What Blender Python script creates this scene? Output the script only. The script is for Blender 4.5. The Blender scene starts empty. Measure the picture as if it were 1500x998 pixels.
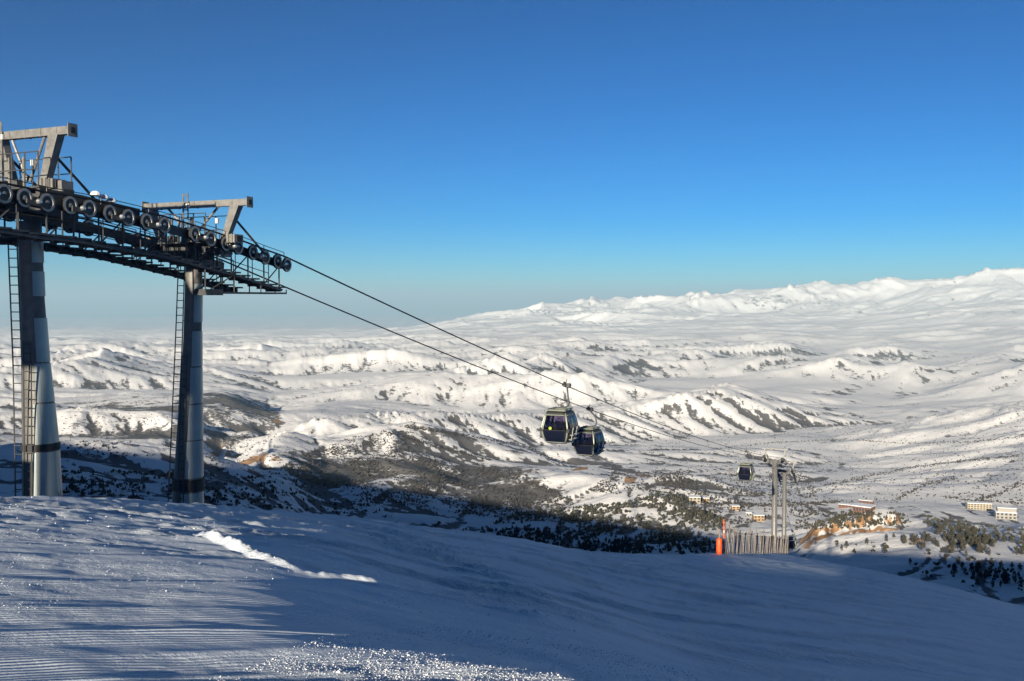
import bpy, math, random
import numpy as np
from mathutils import Vector, Matrix

random.seed(7)
RNG = np.random.default_rng(11)
S = bpy.context.scene
C = S.collection

# ------------------------------------------------------------------ camera
F = 1440.0                       # focal length in photograph pixels (1500 wide)
PITCH = math.radians(2.15)
cam_d = bpy.data.cameras.new('camera')
cam_d.sensor_width = 36.0
cam_d.lens = 36.0 * F / 1500.0
cam_d.clip_start = 0.1
cam_d.clip_end = 600000
cam = bpy.data.objects.new('camera', cam_d)
cam.rotation_euler = (math.pi / 2 - PITCH, 0, 0)
C.objects.link(cam)
S.camera = cam

# ------------------------------------------------------------------ sky, sun, exposure
SUN_EL = math.radians(13.6)
SUN_AZ = math.radians(19.0)       # shadows run this far to the right of the view direction
world = bpy.data.worlds.new('World')
S.world = world
world.use_nodes = True
wn = world.node_tree
wn.nodes.clear()
w_out = wn.nodes.new('ShaderNodeOutputWorld')
w_bg = wn.nodes.new('ShaderNodeBackground')
w_sky = wn.nodes.new('ShaderNodeTexSky')
w_sky.sky_type = 'NISHITA'
w_sky.sun_disc = False
w_sky.sun_elevation = SUN_EL
w_sky.sun_rotation = math.pi + SUN_AZ
w_sky.altitude = 2200
w_sky.air_density = 1.0
w_sky.dust_density = 0.0
w_sky.ozone_density = 4.5
w_hs = wn.nodes.new('ShaderNodeHueSaturation')
w_hs.inputs['Hue'].default_value = 0.490
w_hs.inputs['Saturation'].default_value = 1.2
w_bg.inputs['Strength'].default_value = 0.0150
w_ga = wn.nodes.new('ShaderNodeGamma')
w_ga.inputs['Gamma'].default_value = 1.6
wn.links.new(w_sky.outputs[0], w_ga.inputs['Color'])
wn.links.new(w_ga.outputs[0], w_hs.inputs['Color'])
w_mx = wn.nodes.new('ShaderNodeMix')
w_mx.data_type = 'RGBA'
w_mx.blend_type = 'MULTIPLY'
w_mx.inputs['Factor'].default_value = 1.0
w_mx.inputs['B'].default_value = (0.60, 0.97, 1.06, 1)
wn.links.new(w_hs.outputs[0], w_mx.inputs['A'])
wn.links.new(w_mx.outputs['Result'], w_bg.inputs['Color'])
wn.links.new(w_bg.outputs[0], w_out.inputs['Surface'])

sun_d = bpy.data.lights.new('sun', 'SUN')
sun_d.energy = 5.0
sun_d.angle = math.radians(0.5)
sun_d.color = (1.0, 0.89, 0.71)
sun = bpy.data.objects.new('sun', sun_d)
to_sun = Vector((-math.sin(SUN_AZ) * math.cos(SUN_EL), -math.cos(SUN_AZ) * math.cos(SUN_EL), math.sin(SUN_EL)))
sun.rotation_euler = to_sun.to_track_quat('Z', 'Y').to_euler()
sun.location = to_sun * 60
C.objects.link(sun)

S.view_settings.view_transform = 'Standard'
S.view_settings.look = 'None'
S.view_settings.gamma = 1.0
S.view_settings.use_curve_mapping = False
S.view_settings.exposure = 0.95

# ------------------------------------------------------------------ small helpers
CP, SP = math.cos(PITCH), math.sin(PITCH)

def at(px, py, Y):
    """photograph pixel + forward distance in metres -> world point"""
    a = (px - 750.0) / F
    b = (499.0 - py) / F
    dy = CP + b * SP
    dz = -SP + b * CP
    k = Y / dy
    return Vector((a * k, Y, dz * k))

def tag(o, label=None, cat=None, group=None, kind=None):
    if label: o['label'] = label
    if cat: o['category'] = cat
    if group: o['group'] = group
    if kind: o['kind'] = kind
    return o

def empty(name, loc, label=None, cat=None, group=None):
    o = bpy.data.objects.new(name, None)
    o.location = loc
    o.empty_display_size = 0.2
    C.objects.link(o)
    return tag(o, label, cat, group)

class MB:
    """collects shapes (world coordinates) and builds ONE mesh object"""
    def __init__(self):
        self.v, self.f, self.m = [], [], []
    def add(self, vs, fs, mi=0):
        b = len(self.v)
        self.v += [tuple(p) for p in vs]
        self.f += [tuple(i + b for i in f) for f in fs]
        self.m += [mi] * len(fs)
    def box(self, c, ax, ay, az, sx, sy, sz, mi=0):
        c = Vector(c)
        ax, ay, az = Vector(ax).normalized() * sx / 2, Vector(ay).normalized() * sy / 2, Vector(az).normalized() * sz / 2
        vs = [c + i * ax + j * ay + k * az for k in (-1, 1) for j in (-1, 1) for i in (-1, 1)]
        self.add(vs, [(0, 2, 3, 1), (4, 5, 7, 6), (0, 1, 5, 4), (2, 6, 7, 3), (0, 4, 6, 2), (1, 3, 7, 5)], mi)
    def bar(self, a, b, w, h, up=(0, 0, 1), mi=0):
        a, b = Vector(a), Vector(b)
        d = (b - a).normalized()
        s = d.cross(Vector(up))
        if s.length < 1e-4: s = d.cross(Vector((1, 0, 0)))
        s.normalize()
        u = s.cross(d)
        self.box((a + b) / 2, s, d, u, w, (b - a).length, h, mi)
    def tube(self, pts, r, n=8, mi=0, cap=True):
        pts = [Vector(p) for p in pts]
        rs = r if isinstance(r, (list, tuple)) else [r] * len(pts)
        rings = []
        prev = None
        for i, p in enumerate(pts):
            t = (pts[min(i + 1, len(pts) - 1)] - pts[max(i - 1, 0)]).normalized()
            ref = Vector((0, 0, 1)) if abs(t.z) < 0.9 else Vector((1, 0, 0))
            s = t.cross(ref).normalized() if prev is None else (prev - t * prev.dot(t)).normalized()
            prev = s
            u = s.cross(t)
            rings.append([p + (s * math.cos(2 * math.pi * k / n) + u * math.sin(2 * math.pi * k / n)) * rs[i] for k in range(n)])
        vs = [q for ring in rings for q in ring]
        fs = []
        for i in range(len(pts) - 1):
            for k in range(n):
                k2 = (k + 1) % n
                fs.append((i * n + k, i * n + k2, (i + 1) * n + k2, (i + 1) * n + k))
        if cap:
            fs.append(tuple(range(n))[::-1])
            fs.append(tuple((len(pts) - 1) * n + k for k in range(n)))
        self.add(vs, fs, mi)
    def lathe(self, prof, c, axis, n=20, mi=0):
        """prof: list of (radius, offset along axis)"""
        c, axis = Vector(c), Vector(axis).normalized()
        ref = Vector((0, 0, 1)) if abs(axis.z) < 0.9 else Vector((1, 0, 0))
        s = axis.cross(ref).normalized()
        u = s.cross(axis)
        vs, fs = [], []
        for (r, o) in prof:
            for k in range(n):
                a = 2 * math.pi * k / n
                vs.append(c + axis * o + (s * math.cos(a) + u * math.sin(a)) * r)
        for i in range(len(prof) - 1):
            for k in range(n):
                k2 = (k + 1) % n
                fs.append((i * n + k, i * n + k2, (i + 1) * n + k2, (i + 1) * n + k))
        self.add(vs, fs, mi)
    def build(self, name, mats, parent=None, origin=None, smooth=False):
        if not isinstance(mats, (list, tuple)): mats = [mats]
        o0 = Vector(origin) if origin is not None else Vector((0, 0, 0))
        me = bpy.data.meshes.new(name)
        me.from_pydata([(p[0] - o0.x, p[1] - o0.y, p[2] - o0.z) for p in self.v], [], self.f)
        for m in mats: me.materials.append(m)
        if len(mats) > 1: me.polygons.foreach_set('material_index', self.m)
        if smooth: me.polygons.foreach_set('use_smooth', [True] * len(me.polygons))
        me.update()
        o = bpy.data.objects.new(name, me)
        C.objects.link(o)
        if parent is not None:
            o.parent = parent
            if origin is not None:
                w = Vector((0, 0, 0))
                q = parent
                while q is not None:
                    w += q.location
                    q = q.parent
                o.location = o0 - w
        elif origin is not None:
            o.location = o0
        return o

def wpos(o):
    w = Vector((0, 0, 0))
    while o is not None:
        w += o.location
        o = o.parent
    return w

def part(mb, name, mats, parent, smooth=False):
    """a part whose vertices are world coordinates; its origin is its parent's"""
    return mb.build(name, mats, parent, wpos(parent), smooth)

def shared(o, name, parent, loc):
    c = bpy.data.objects.new(name, o.data)
    C.objects.link(c)
    c.parent = parent
    c.location = Vector(loc) - wpos(parent)
    return c

# ------------------------------------------------------------------ materials
def new_mat(name):
    m = bpy.data.materials.new(name)
    m.use_nodes = True
    nt = m.node_tree
    return m, nt, nt.nodes['Principled BSDF'], nt.nodes, nt.links

def simple(name, col, rough=0.5, metal=0.0, var=0.12, scale=6.0, bump=0.0, spec=0.5):
    m, nt, b, N, L = new_mat(name)
    tc = N.new('ShaderNodeTexCoord')
    no = N.new('ShaderNodeTexNoise')
    no.inputs['Scale'].default_value = scale
    no.inputs['Detail'].default_value = 6
    no.inputs['Roughness'].default_value = 0.65
    L.new(tc.outputs['Object'], no.inputs['Vector'])
    ra = N.new('ShaderNodeValToRGB')
    ra.color_ramp.elements[0].position = 0.3
    ra.color_ramp.elements[1].position = 0.7
    ra.color_ramp.elements[0].color = tuple(c * (1 - var) for c in col) + (1,)
    ra.color_ramp.elements[1].color = tuple(min(1, c * (1 + var)) for c in col) + (1,)
    L.new(no.outputs['Fac'], ra.inputs['Fac'])
    L.new(ra.outputs['Color'], b.inputs['Base Color'])
    b.inputs['Roughness'].default_value = rough
    b.inputs['Metallic'].default_value = metal
    b.inputs['Specular IOR Level'].default_value = spec
    if bump:
        bu = N.new('ShaderNodeBump')
        bu.inputs['Strength'].default_value = bump
        bu.inputs['Distance'].default_value = 0.02
        L.new(no.outputs['Fac'], bu.inputs['Height'])
        L.new(bu.outputs['Normal'], b.inputs['Normal'])
    return m

M = {}
M['galv'] = simple('galvanised_steel', (0.215, 0.21, 0.20), 0.5, 0.35, 0.30, 5)
M['galv_dark'] = simple('weathered_steel', (0.075, 0.078, 0.08), 0.55, 0.3, 0.3, 5)
M['pole'] = simple('pole_steel', (0.15, 0.145, 0.135), 0.55, 0.3, 0.25, 3)
M['panel'] = simple('pole_panel', (0.34, 0.39, 0.385), 0.34, 0.35, 0.10, 1.5)
M['ring'] = simple('sheave_rim', (0.36, 0.34, 0.31), 0.4, 0.5, 0.2, 8)
M['rubber'] = simple('rubber', (0.022, 0.022, 0.024), 0.7, 0, 0.2, 10)
M['rope'] = simple('wire_rope', (0.03, 0.03, 0.033), 0.5, 0.4, 0.2, 20)
M['bright'] = simple('bright_metal', (0.7, 0.7, 0.68), 0.25, 0.8, 0.1, 8)
M['cab_navy'] = simple('cabin_navy_paint', (0.005, 0.007, 0.018), 0.30, 0.0, 0.15, 3)
M['cab_dark'] = simple('cabin_dark_plastic', (0.02, 0.024, 0.02), 0.45, 0, 0.2, 3)
M['cab_silver'] = simple('cabin_silver', (0.27, 0.29, 0.25), 0.35, 0.3, 0.12, 3)
M['cab_glass'] = simple('cabin_tinted_glass', (0.030, 0.030, 0.048), 0.06, 0.0, 0.25, 1.5, spec=0.8)
M['cab_blue'] = simple('cabin_blue_glass', (0.02, 0.07, 0.20), 0.08, 0.0, 0.25, 1.5, spec=0.8)
def tinted(name, tint):
    m, nt, b, N_, L_ = new_mat(name)
    tr = N_.new('ShaderNodeBsdfTransparent'); tr.inputs['Color'].default_value = tint + (1,)
    gl = N_.new('ShaderNodeBsdfGlossy'); gl.inputs['Roughness'].default_value = 0.06
    gl.inputs['Color'].default_value = (0.9, 0.9, 0.9, 1)
    lw = N_.new('ShaderNodeFresnel'); lw.inputs['IOR'].default_value = 1.5
    no = N_.new('ShaderNodeTexNoise'); no.inputs['Scale'].default_value = 3.0
    tc = N_.new('ShaderNodeTexCoord'); L_.new(tc.outputs['Object'], no.inputs['Vector'])
    bu = N_.new('ShaderNodeBump'); bu.inputs['Strength'].default_value = 0.03; L_.new(no.outputs['Fac'], bu.inputs['Height'])
    L_.new(bu.outputs['Normal'], gl.inputs['Normal'])
    mx = N_.new('ShaderNodeMixShader')
    L_.new(lw.outputs[0], mx.inputs['Fac']); L_.new(tr.outputs[0], mx.inputs[1]); L_.new(gl.outputs[0], mx.inputs[2])
    L_.new(mx.outputs[0], nt.nodes['Material Output'].inputs['Surface'])
    return m
M['cab_pane'] = tinted('tinted_pane', (0.58, 0.54, 0.64))
M['cab_pane_blue'] = tinted('blue_tinted_pane', (0.18, 0.36, 0.66))
M['lime'] = simple('lime_sticker', (0.28, 0.36, 0.02), 0.5, 0, 0.08, 5)
M['orange'] = simple('orange_vinyl', (0.80, 0.09, 0.012), 0.5, 0, 0.12, 4)
M['wood'] = simple('bare_wood', (0.22, 0.175, 0.125), 0.7, 0, 0.25, 9)
M['net'] = simple('grey_netting', (0.33, 0.31, 0.30), 0.8, 0, 0.25, 9)
M['white'] = simple('white_paint', (0.75, 0.75, 0.73), 0.5, 0, 0.06, 5)
M['wall'] = simple('cream_render', (0.36, 0.31, 0.22), 0.85, 0, 0.08, 0.6)
M['wall_tan'] = simple('tan_render', (0.34, 0.22, 0.11), 0.85, 0, 0.1, 0.6)
M['wall_white'] = simple('pale_render', (0.30, 0.28, 0.25), 0.85, 0, 0.08, 0.6)
M['brown'] = simple('brown_cladding', (0.16, 0.075, 0.045), 0.8, 0, 0.15, 0.8)
M['window'] = simple('window_glass', (0.05, 0.06, 0.08), 0.15, 0, 0.2, 1)
M['roof_snow'] = simple('roof_snow', (0.80, 0.82, 0.86), 0.7, 0, 0.04, 0.5)
M['trunk'] = simple('bark', (0.05, 0.037, 0.028), 0.9, 0, 0.2, 3)

def foliage(name, dark, light):
    m, nt, b, N, L = new_mat(name)
    oi = N.new('ShaderNodeNewGeometry')
    ra = N.new('ShaderNodeValToRGB')
    ra.color_ramp.elements[0].color = dark + (1,)
    ra.color_ramp.elements[1].color = light + (1,)
    L.new(oi.outputs['Random Per Island'], ra.inputs['Fac'])
    L.new(ra.outputs['Color'], b.inputs['Base Color'])
    b.inputs['Roughness'].default_value = 0.85
    b.inputs['Specular IOR Level'].default_value = 0.15
    return m
M['juniper'] = foliage('juniper_foliage', (0.034, 0.034, 0.027), (0.075, 0.070, 0.050))
M['scrub'] = foliage('bare_scrub', (0.036, 0.033, 0.033), (0.070, 0.062, 0.056))
M['brush'] = foliage('brown_brush', (0.10, 0.055, 0.035), (0.20, 0.12, 0.07))

def snow_mat(name, near):
    m, nt, b, N, L = new_mat(name)
    geo = N.new('ShaderNodeNewGeometry')
    def noise(scale, detail=5, rough=0.6, vec=None):
        n = N.new('ShaderNodeTexNoise')
        n.inputs['Scale'].default_value = scale
        n.inputs['Detail'].default_value = detail
        n.inputs['Roughness'].default_value = rough
        L.new(vec if vec is not None else geo.outputs['Position'], n.inputs['Vector'])
        return n
    def math_n(op, a, b_=None):
        n = N.new('ShaderNodeMath'); n.operation = op
        for i, v in enumerate((a, b_)):
            if v is None: continue
            if isinstance(v, (int, float)): n.inputs[i].default_value = v
            else: L.new(v, n.inputs[i])
        return n.outputs[0]
    def attr(nm):
        a = N.new('ShaderNodeAttribute'); a.attribute_name = nm
        return a.outputs['Fac']
    b.inputs['Roughness'].default_value = 0.6
    b.inputs['Specular IOR Level'].default_value = 0.25
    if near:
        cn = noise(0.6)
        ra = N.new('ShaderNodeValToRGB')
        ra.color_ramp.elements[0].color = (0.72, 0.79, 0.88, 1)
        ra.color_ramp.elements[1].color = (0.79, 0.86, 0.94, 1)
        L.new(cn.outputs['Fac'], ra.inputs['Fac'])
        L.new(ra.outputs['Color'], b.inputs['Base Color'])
        # groomer corduroy: fine ridges running off to the right, only where attribute 'cord' says so
        cord = attr('cord'); rough = attr('rough'); phase = attr('phase')
        sw = math_n('SINE', phase)
        cn2 = noise(2.5, 3)
        cordh = math_n('MULTIPLY', math_n('MULTIPLY', sw, cord), math_n('ADD', cn2.outputs['Fac'], 0.1))
        n1 = noise(9.0, 6, 0.65); n2 = noise(38.0, 4, 0.6)
        rh = math_n('ADD', math_n('MULTIPLY', n1.outputs['Fac'], 1.6), math_n('MULTIPLY', n2.outputs['Fac'], 0.5))
        rh = math_n('MULTIPLY', rh, rough)
        h = math_n('ADD', math_n('MULTIPLY', cordh, 0.009), math_n('MULTIPLY', rh, 0.075))
        bu = N.new('ShaderNodeBump')
        bu.inputs['Strength'].default_value = 1.0
        bu.inputs['Distance'].default_value = 1.0
        L.new(h, bu.inputs['Height'])
        L.new(bu.outputs['Normal'], b.inputs['Normal'])
    else:
        scrub = attr('scrub'); rock = attr('rock')
        f1 = noise(0.030, 8, 0.72); f2 = noise(0.11, 4, 0.6)
        f0 = noise(0.0055, 5, 0.65)
        f = math_n('ADD', math_n('MULTIPLY', f1.outputs['Fac'], 0.45), math_n('MULTIPLY', f2.outputs['Fac'], 0.27))
        f = math_n('ADD', f, math_n('MULTIPLY', f0.outputs['Fac'], 0.28))
        # where the cover attribute is high the speckle threshold drops
        thr = math_n('SUBTRACT', 0.78, math_n('MULTIPLY', scrub, 0.37))
        fac = math_n('MULTIPLY', math_n('SUBTRACT', f, thr), 20.0)
        cl = N.new('ShaderNodeClamp'); L.new(fac, cl.inputs[0])
        sc = N.new('ShaderNodeMix'); sc.data_type = 'RGBA'
        sc.inputs['A'].default_value = (0.86, 0.85, 0.84, 1)
        bn = noise(0.05, 3)
        br = N.new('ShaderNodeValToRGB')
        br.color_ramp.elements[0].color = (0.050, 0.046, 0.047, 1)
        br.color_ramp.elements[1].color = (0.090, 0.082, 0.078, 1)
        L.new(bn.outputs['Fac'], br.inputs['Fac'])
        L.new(br.outputs['Color'], sc.inputs['B'])
        L.new(math_n('MULTIPLY', cl.outputs[0], 0.9), sc.inputs['Factor'])
        rf = math_n('MULTIPLY', math_n('SUBTRACT', math_n('ADD', rock, math_n('MULTIPLY', f1.outputs['Fac'], 0.9)), 0.98), 5.0)
        rc = N.new('ShaderNodeClamp'); L.new(rf, rc.inputs[0])
        mr = N.new('ShaderNodeMix'); mr.data_type = 'RGBA'
        L.new(sc.outputs['Result'], mr.inputs['A'])
        rr = N.new('ShaderNodeValToRGB')
        rr.color_ramp.elements[0].position = 0.35
        rr.color_ramp.elements[1].position = 0.65
        rr.color_ramp.elements[0].color = (0.33, 0.17, 0.075, 1)
        rr.color_ramp.elements[1].color = (0.55, 0.36, 0.22, 1)
        L.new(f2.outputs['Fac'], rr.inputs['Fac'])
        L.new(rr.outputs['Color'], mr.inputs['B'])
        L.new(rc.outputs[0], mr.inputs['Factor'])
        L.new(mr.outputs['Result'], b.inputs['Base Color'])
        bu = N.new('ShaderNodeBump')
        bu.inputs['Strength'].default_value = 0.5
        bu.inputs['Distance'].default_value = 6.0
        L.new(f1.outputs['Fac'], bu.inputs['Height'])
        L.new(bu.outputs['Normal'], b.inputs['Normal'])
        b.inputs['Roughness'].default_value = 0.8
        b.inputs['Specular IOR Level'].default_value = 0.1
    return m
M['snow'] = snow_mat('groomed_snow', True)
M['land'] = snow_mat('snowy_land', False)
M['crumb'] = simple('snow_crumb', (0.86, 0.88, 0.91), 0.6, 0, 0.04, 12, spec=0.25)

# ------------------------------------------------------------------ terrain heights
def _hash(ix, iy, seed):
    h = (ix.astype(np.int64) * 374761393 + iy.astype(np.int64) * 668265263 + seed * 974711) & 0xFFFFFFFF
    h = ((h ^ (h >> 13)) * 1274126177) & 0xFFFFFFFF
    h = h ^ (h >> 16)
    return (h & 0xFFFF).astype(np.float64) / 65536.0 * 2 * np.pi

def perlin(x, y, seed=0):
    ix, iy = np.floor(x), np.floor(y)
    fx, fy = x - ix, y - iy
    ux, uy = fx * fx * fx * (fx * (fx * 6 - 15) + 10), fy * fy * fy * (fy * (fy * 6 - 15) + 10)
    def g(ox, oy):
        a = _hash(ix + ox, iy + oy, seed)
        return np.cos(a) * (fx - ox) + np.sin(a) * (fy - oy)
    a, b = g(0, 0), g(1, 0)
    c, d = g(0, 1), g(1, 1)
    return ((a + (b - a) * ux) * (1 - uy) + (c + (d - c) * ux) * uy) * 1.5

def fbm(x, y, seed, octv=4, gain=0.5):
    r, a = 0, 1.0
    for i in range(octv):
        r = r + a * perlin(x * 2 ** i, y * 2 ** i, seed + i * 17)
        a *= gain
    return r

def ridged(x, y, seed, octv=4, gain=0.5):
    r, a, w = 0, 1.0, 1.0
    for i in range(octv):
        n = 1 - np.abs(perlin(x * 2 ** i, y * 2 ** i, seed + i * 23)) * 1.6
        n = np.clip(n, 0, 1)
        n = n * n * w
        r = r + a * n
        w = np.clip(n * 1.6, 0, 1)
        a *= gain
    return r - 0.55

def sstep(a, b, x):
    t = np.clip((x - a) / (b - a), 0, 1)
    return t * t * (3 - 2 * t)

# profile of the land seen along some directions: (photo row, forward distance)
FARL = [(522, 8000), (503, 13000), (488, 22000), (479, 36000), (478, 50000)]
COLS = {
 -250: [(765, 380), (755, 600), (742, 750), (722, 850), (700, 950), (676, 1100), (655, 1400), (625, 2000), (600, 2600), (585, 3000), (577, 3300), (562, 4000), (543, 5500)] + FARL,
 100: [(765, 380), (755, 600), (742, 750), (724, 850), (702, 950), (678, 1100), (657, 1400), (628, 2000), (600, 2600), (582, 3000), (572, 3300), (562, 4000), (543, 5500)] + FARL,
 250: [(770, 400), (762, 650), (742, 800), (722, 900), (700, 1050), (686, 1180), (667, 1450), (640, 1900), (602, 2600), (575, 3100), (562, 3350), (565, 4000), (540, 5500)] + FARL,
 330: [(775, 430), (768, 700), (746, 880), (724, 1000), (703, 1130), (692, 1250), (678, 1500), (664, 2100), (618, 2800), (563, 3300), (566, 4000), (540, 5500)] + FARL,
 400: [(785, 450), (778, 800), (752, 1000), (728, 1150), (705, 1300), (682, 1450), (655, 1650), (634, 1900), (652, 2550), (618, 2950), (598, 3150), (588, 3700), (545, 5500)] + FARL,
 480: [(800, 480), (800, 850), (775, 1120), (760, 1250), (738, 1350), (708, 1480), (682, 1620), (650, 1820), (628, 2000), (634, 2600), (608, 3100), (575, 4000), (545, 5500)] + FARL,
 590: [(810, 500), (808, 850), (785, 1150), (750, 1320), (722, 1450), (692, 1580), (660, 1750), (620, 2000), (640, 2500), (608, 3000), (575, 4000), (540, 6000), (512, 9000), (494, 15000), (482, 25000), (478, 36000), (478, 50000)],
 700: [(825, 500), (822, 850), (795, 1150), (770, 1300), (742, 1430), (717, 1550), (690, 1700), (660, 1900), (637, 2100), (650, 2500), (617, 3000), (580, 4000), (548, 6000), (516, 8500), (498, 12000), (484, 18000), (470, 24000), (460, 28500), (472, 34000), (478, 50000)],
 830: [(838, 480), (835, 850), (815, 1050), (792, 1150), (770, 1280), (752, 1380), (746, 1460), (700, 1560), (671, 1750), (678, 2000), (648, 2500), (615, 3200), (575, 4500), (542, 6500), (505, 9500), (500, 12000), (488, 16000), (470, 22000), (446, 28000), (465, 34000), (478, 50000)],
 950: [(842, 460), (838, 800), (816, 950), (797, 1050), (772, 1180), (747, 1300), (722, 1430), (694, 1600), (680, 2000), (652, 2500), (615, 3300), (577, 4600), (547, 6500), (522, 9000), (502, 12500), (482, 18000), (462, 23000), (432, 28000), (455, 34000), (478, 50000)],
 1100: [(842, 450), (832, 800), (802, 950), (785, 1050), (748, 1280), (722, 1520), (692, 1900), (662, 2300), (640, 2800), (600, 3800), (570, 5000), (532, 8000), (502, 12000), (478, 18000), (452, 24000), (418, 28500), (450, 34000), (475, 50000)],
 1250: [(860, 380), (838, 540), (812, 620), (795, 700), (784, 770), (764, 900), (742, 1180), (717, 1550), (690, 1950), (660, 2500), (635, 3100), (600, 4200), (570, 5500), (537, 8000), (507, 12000), (482, 17000), (452, 23000), (408, 28000), (440, 34000), (475, 50000)],
 1400: [(905, 300), (882, 440), (850, 520), (805, 600), (775, 690), (760, 840), (750, 1060), (740, 1290), (702, 1700), (660, 2450), (630, 3200), (592, 4500), (552, 6500), (522, 9500), (482, 16000), (446, 22000), (398, 28000), (430, 34000), (470, 50000)],
 1500: [(915, 300), (895, 440), (862, 520), (812, 600), (780, 690), (762, 840), (750, 1060), (738, 1290), (700, 1700), (658, 2450), (628, 3200), (588, 4500), (548, 6500), (518, 9500), (478, 16000), (438, 22000), (387, 28000), (425, 34000), (470, 50000)],
 1900: [(935, 300), (915, 440), (880, 520), (822, 600), (785, 690), (765, 840), (750, 1060), (736, 1290), (698, 1700), (655, 2450), (625, 3200), (585, 4500), (545, 6500), (512, 9500), (470, 16000), (430, 22000), (395, 28000), (430, 34000), (470, 50000)],
}
_LY = np.linspace(math.log(200), math.log(50000), 400)
_us, _tab = [], []
for _px in sorted(COLS):
    _pts = [(math.log(Y), at(_px, py, Y).z) for py, Y in COLS[_px]]
    # smooth (monotone-ish) interpolation
    _z = np.interp(_LY, [p[0] for p in _pts], [p[1] for p in _pts])
    _k = np.ones(9) / 9
    _zz = np.convolve(np.pad(_z, 4, mode='edge'), _k, mode='valid')
    _us.append((_px - 750) / F); _tab.append(_zz)
_us = np.array(_us); _tab = np.array(_tab)

def table(u, Y):
    u = np.clip(u, _us[0], _us[-1])
    ly = np.clip(np.log(np.maximum(Y, 1)), _LY[0], _LY[-1])
    j = (ly - _LY[0]) / (_LY[1] - _LY[0])
    j0 = np.clip(j.astype(int), 0, len(_LY) - 2); fj = j - j0
    i0 = np.clip(np.searchsorted(_us, u, side='right') - 1, 0, len(_us) - 2)
    fi = (u - _us[i0]) / (_us[i0 + 1] - _us[i0])
    def row(i):
        return _tab[i, j0] * (1 - fj) + _tab[i, j0 + 1] * fj
    # catmull-rom across the directions
    im, ip = np.clip(i0 - 1, 0, len(_us) - 1), np.clip(i0 + 2, 0, len(_us) - 1)
    p0, p1, p2, p3 = row(im), row(i0), row(i0 + 1), row(ip)
    du = _us[i0 + 1] - _us[i0]
    m1 = (p2 - p0) / np.maximum(_us[i0 + 1] - _us[im], 1e-6) * du
    m2 = (p3 - p1) / np.maximum(_us[ip] - _us[i0], 1e-6) * du
    t = fi
    return (2*t**3 - 3*t**2 + 1) * p1 + (t**3 - 2*t**2 + t) * m1 * 0.8 + (-2*t**3 + 3*t**2) * p2 + (t**3 - t**2) * m2 * 0.8

CREST_U = np.array([-0.9, -0.52, -0.31, -0.10, 0.08, 0.17, 0.215, 0.25, 0.30, 0.38, 0.52, 0.9])
CREST_Y = np.array([17, 22, 31, 42, 50, 58, 68, 96, 122, 132, 140, 150])

def softplus(x, w):
    return w * np.logaddexp(0, x / w)

def piste(x, y):
    """the groomed slope the camera stands on"""
    z = -1.8 - 0.158 * y - 0.08 * x - 0.050 * softplus(y + x - 12, 3.0)
    # shallow trough that leaves the middle and right of the slope just under the grazing light
    tr = sstep(-3.6, 0.2, x + 0.12 * (y - 12)) * sstep(8.2, 11.4, y + 2.0 * np.maximum(x - 0.4, 0))
    tr = tr * (1 - 0.65 * sstep(17, 42, y - 1.2 * x))
    z = z - (0.42 + 0.55 * sstep(-0.5, 4.0, x)) * tr
    # hump beside the fence, far right of the slope
    z = z + 0.5 * np.exp(-(((x - 36) / 25) ** 2 + ((y - 114) / 64) ** 2)) - 0.11 * softplus(x - 30, 4.0) - 0.3 * np.exp(-(((x - 6) / 9) ** 2 + ((y - 52) / 14) ** 2))
    return z

def gully_cell(px, py, dx, dy, seed):
    ix, iy = np.floor(px), np.floor(py)
    fx, fy = px - ix, py - iy
    va = np.zeros_like(px); vx = np.zeros_like(px); vy = np.zeros_like(px); wt = np.zeros_like(px)
    for i in (-1, 0, 1, 2):
        for j in (-1, 0, 1, 2):
            h = _hash(ix + i, iy + j, seed) / (2 * np.pi); h2 = _hash(ix + i, iy + j, seed + 5) / (2 * np.pi)
            qx, qy = fx - i - 0.5 * h + 0.25, fy - j - 0.5 * h2 + 0.25
            w = np.exp(-2.0 * (qx * qx + qy * qy))
            m = 2 * np.pi * (qx * dx + qy * dy)
            sn = -np.sin(m) * w
            va += np.cos(m) * w; vx += sn * dx; vy += sn * dy; wt += w
    return va / wt, vx / wt, vy / wt

def gullies(x, y, gx, gy, lam, octv, amp, seed, gain=0.40):
    sl = np.hypot(gx, gy)
    k = np.minimum(1.0, sl / 0.10) * 1.25 / np.maximum(sl, 1e-5)
    a = amp * np.clip(sl / 0.22, 0.10, 0.9)
    h = np.zeros_like(x); hx = np.zeros_like(x); hy = np.zeros_like(x)
    f = 1.0 / lam; am = lam
    for i in range(octv):
        dx, dy = -(gy * k + hy * 1.3), gx * k + hx * 1.3
        v, vx, vy = gully_cell(x * f, y * f, dx, dy, seed + i * 13)
        h += am * a * v; hx += vx * 0.42; hy += vy * 0.42
        f *= 2.0; am *= gain
    return h

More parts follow.
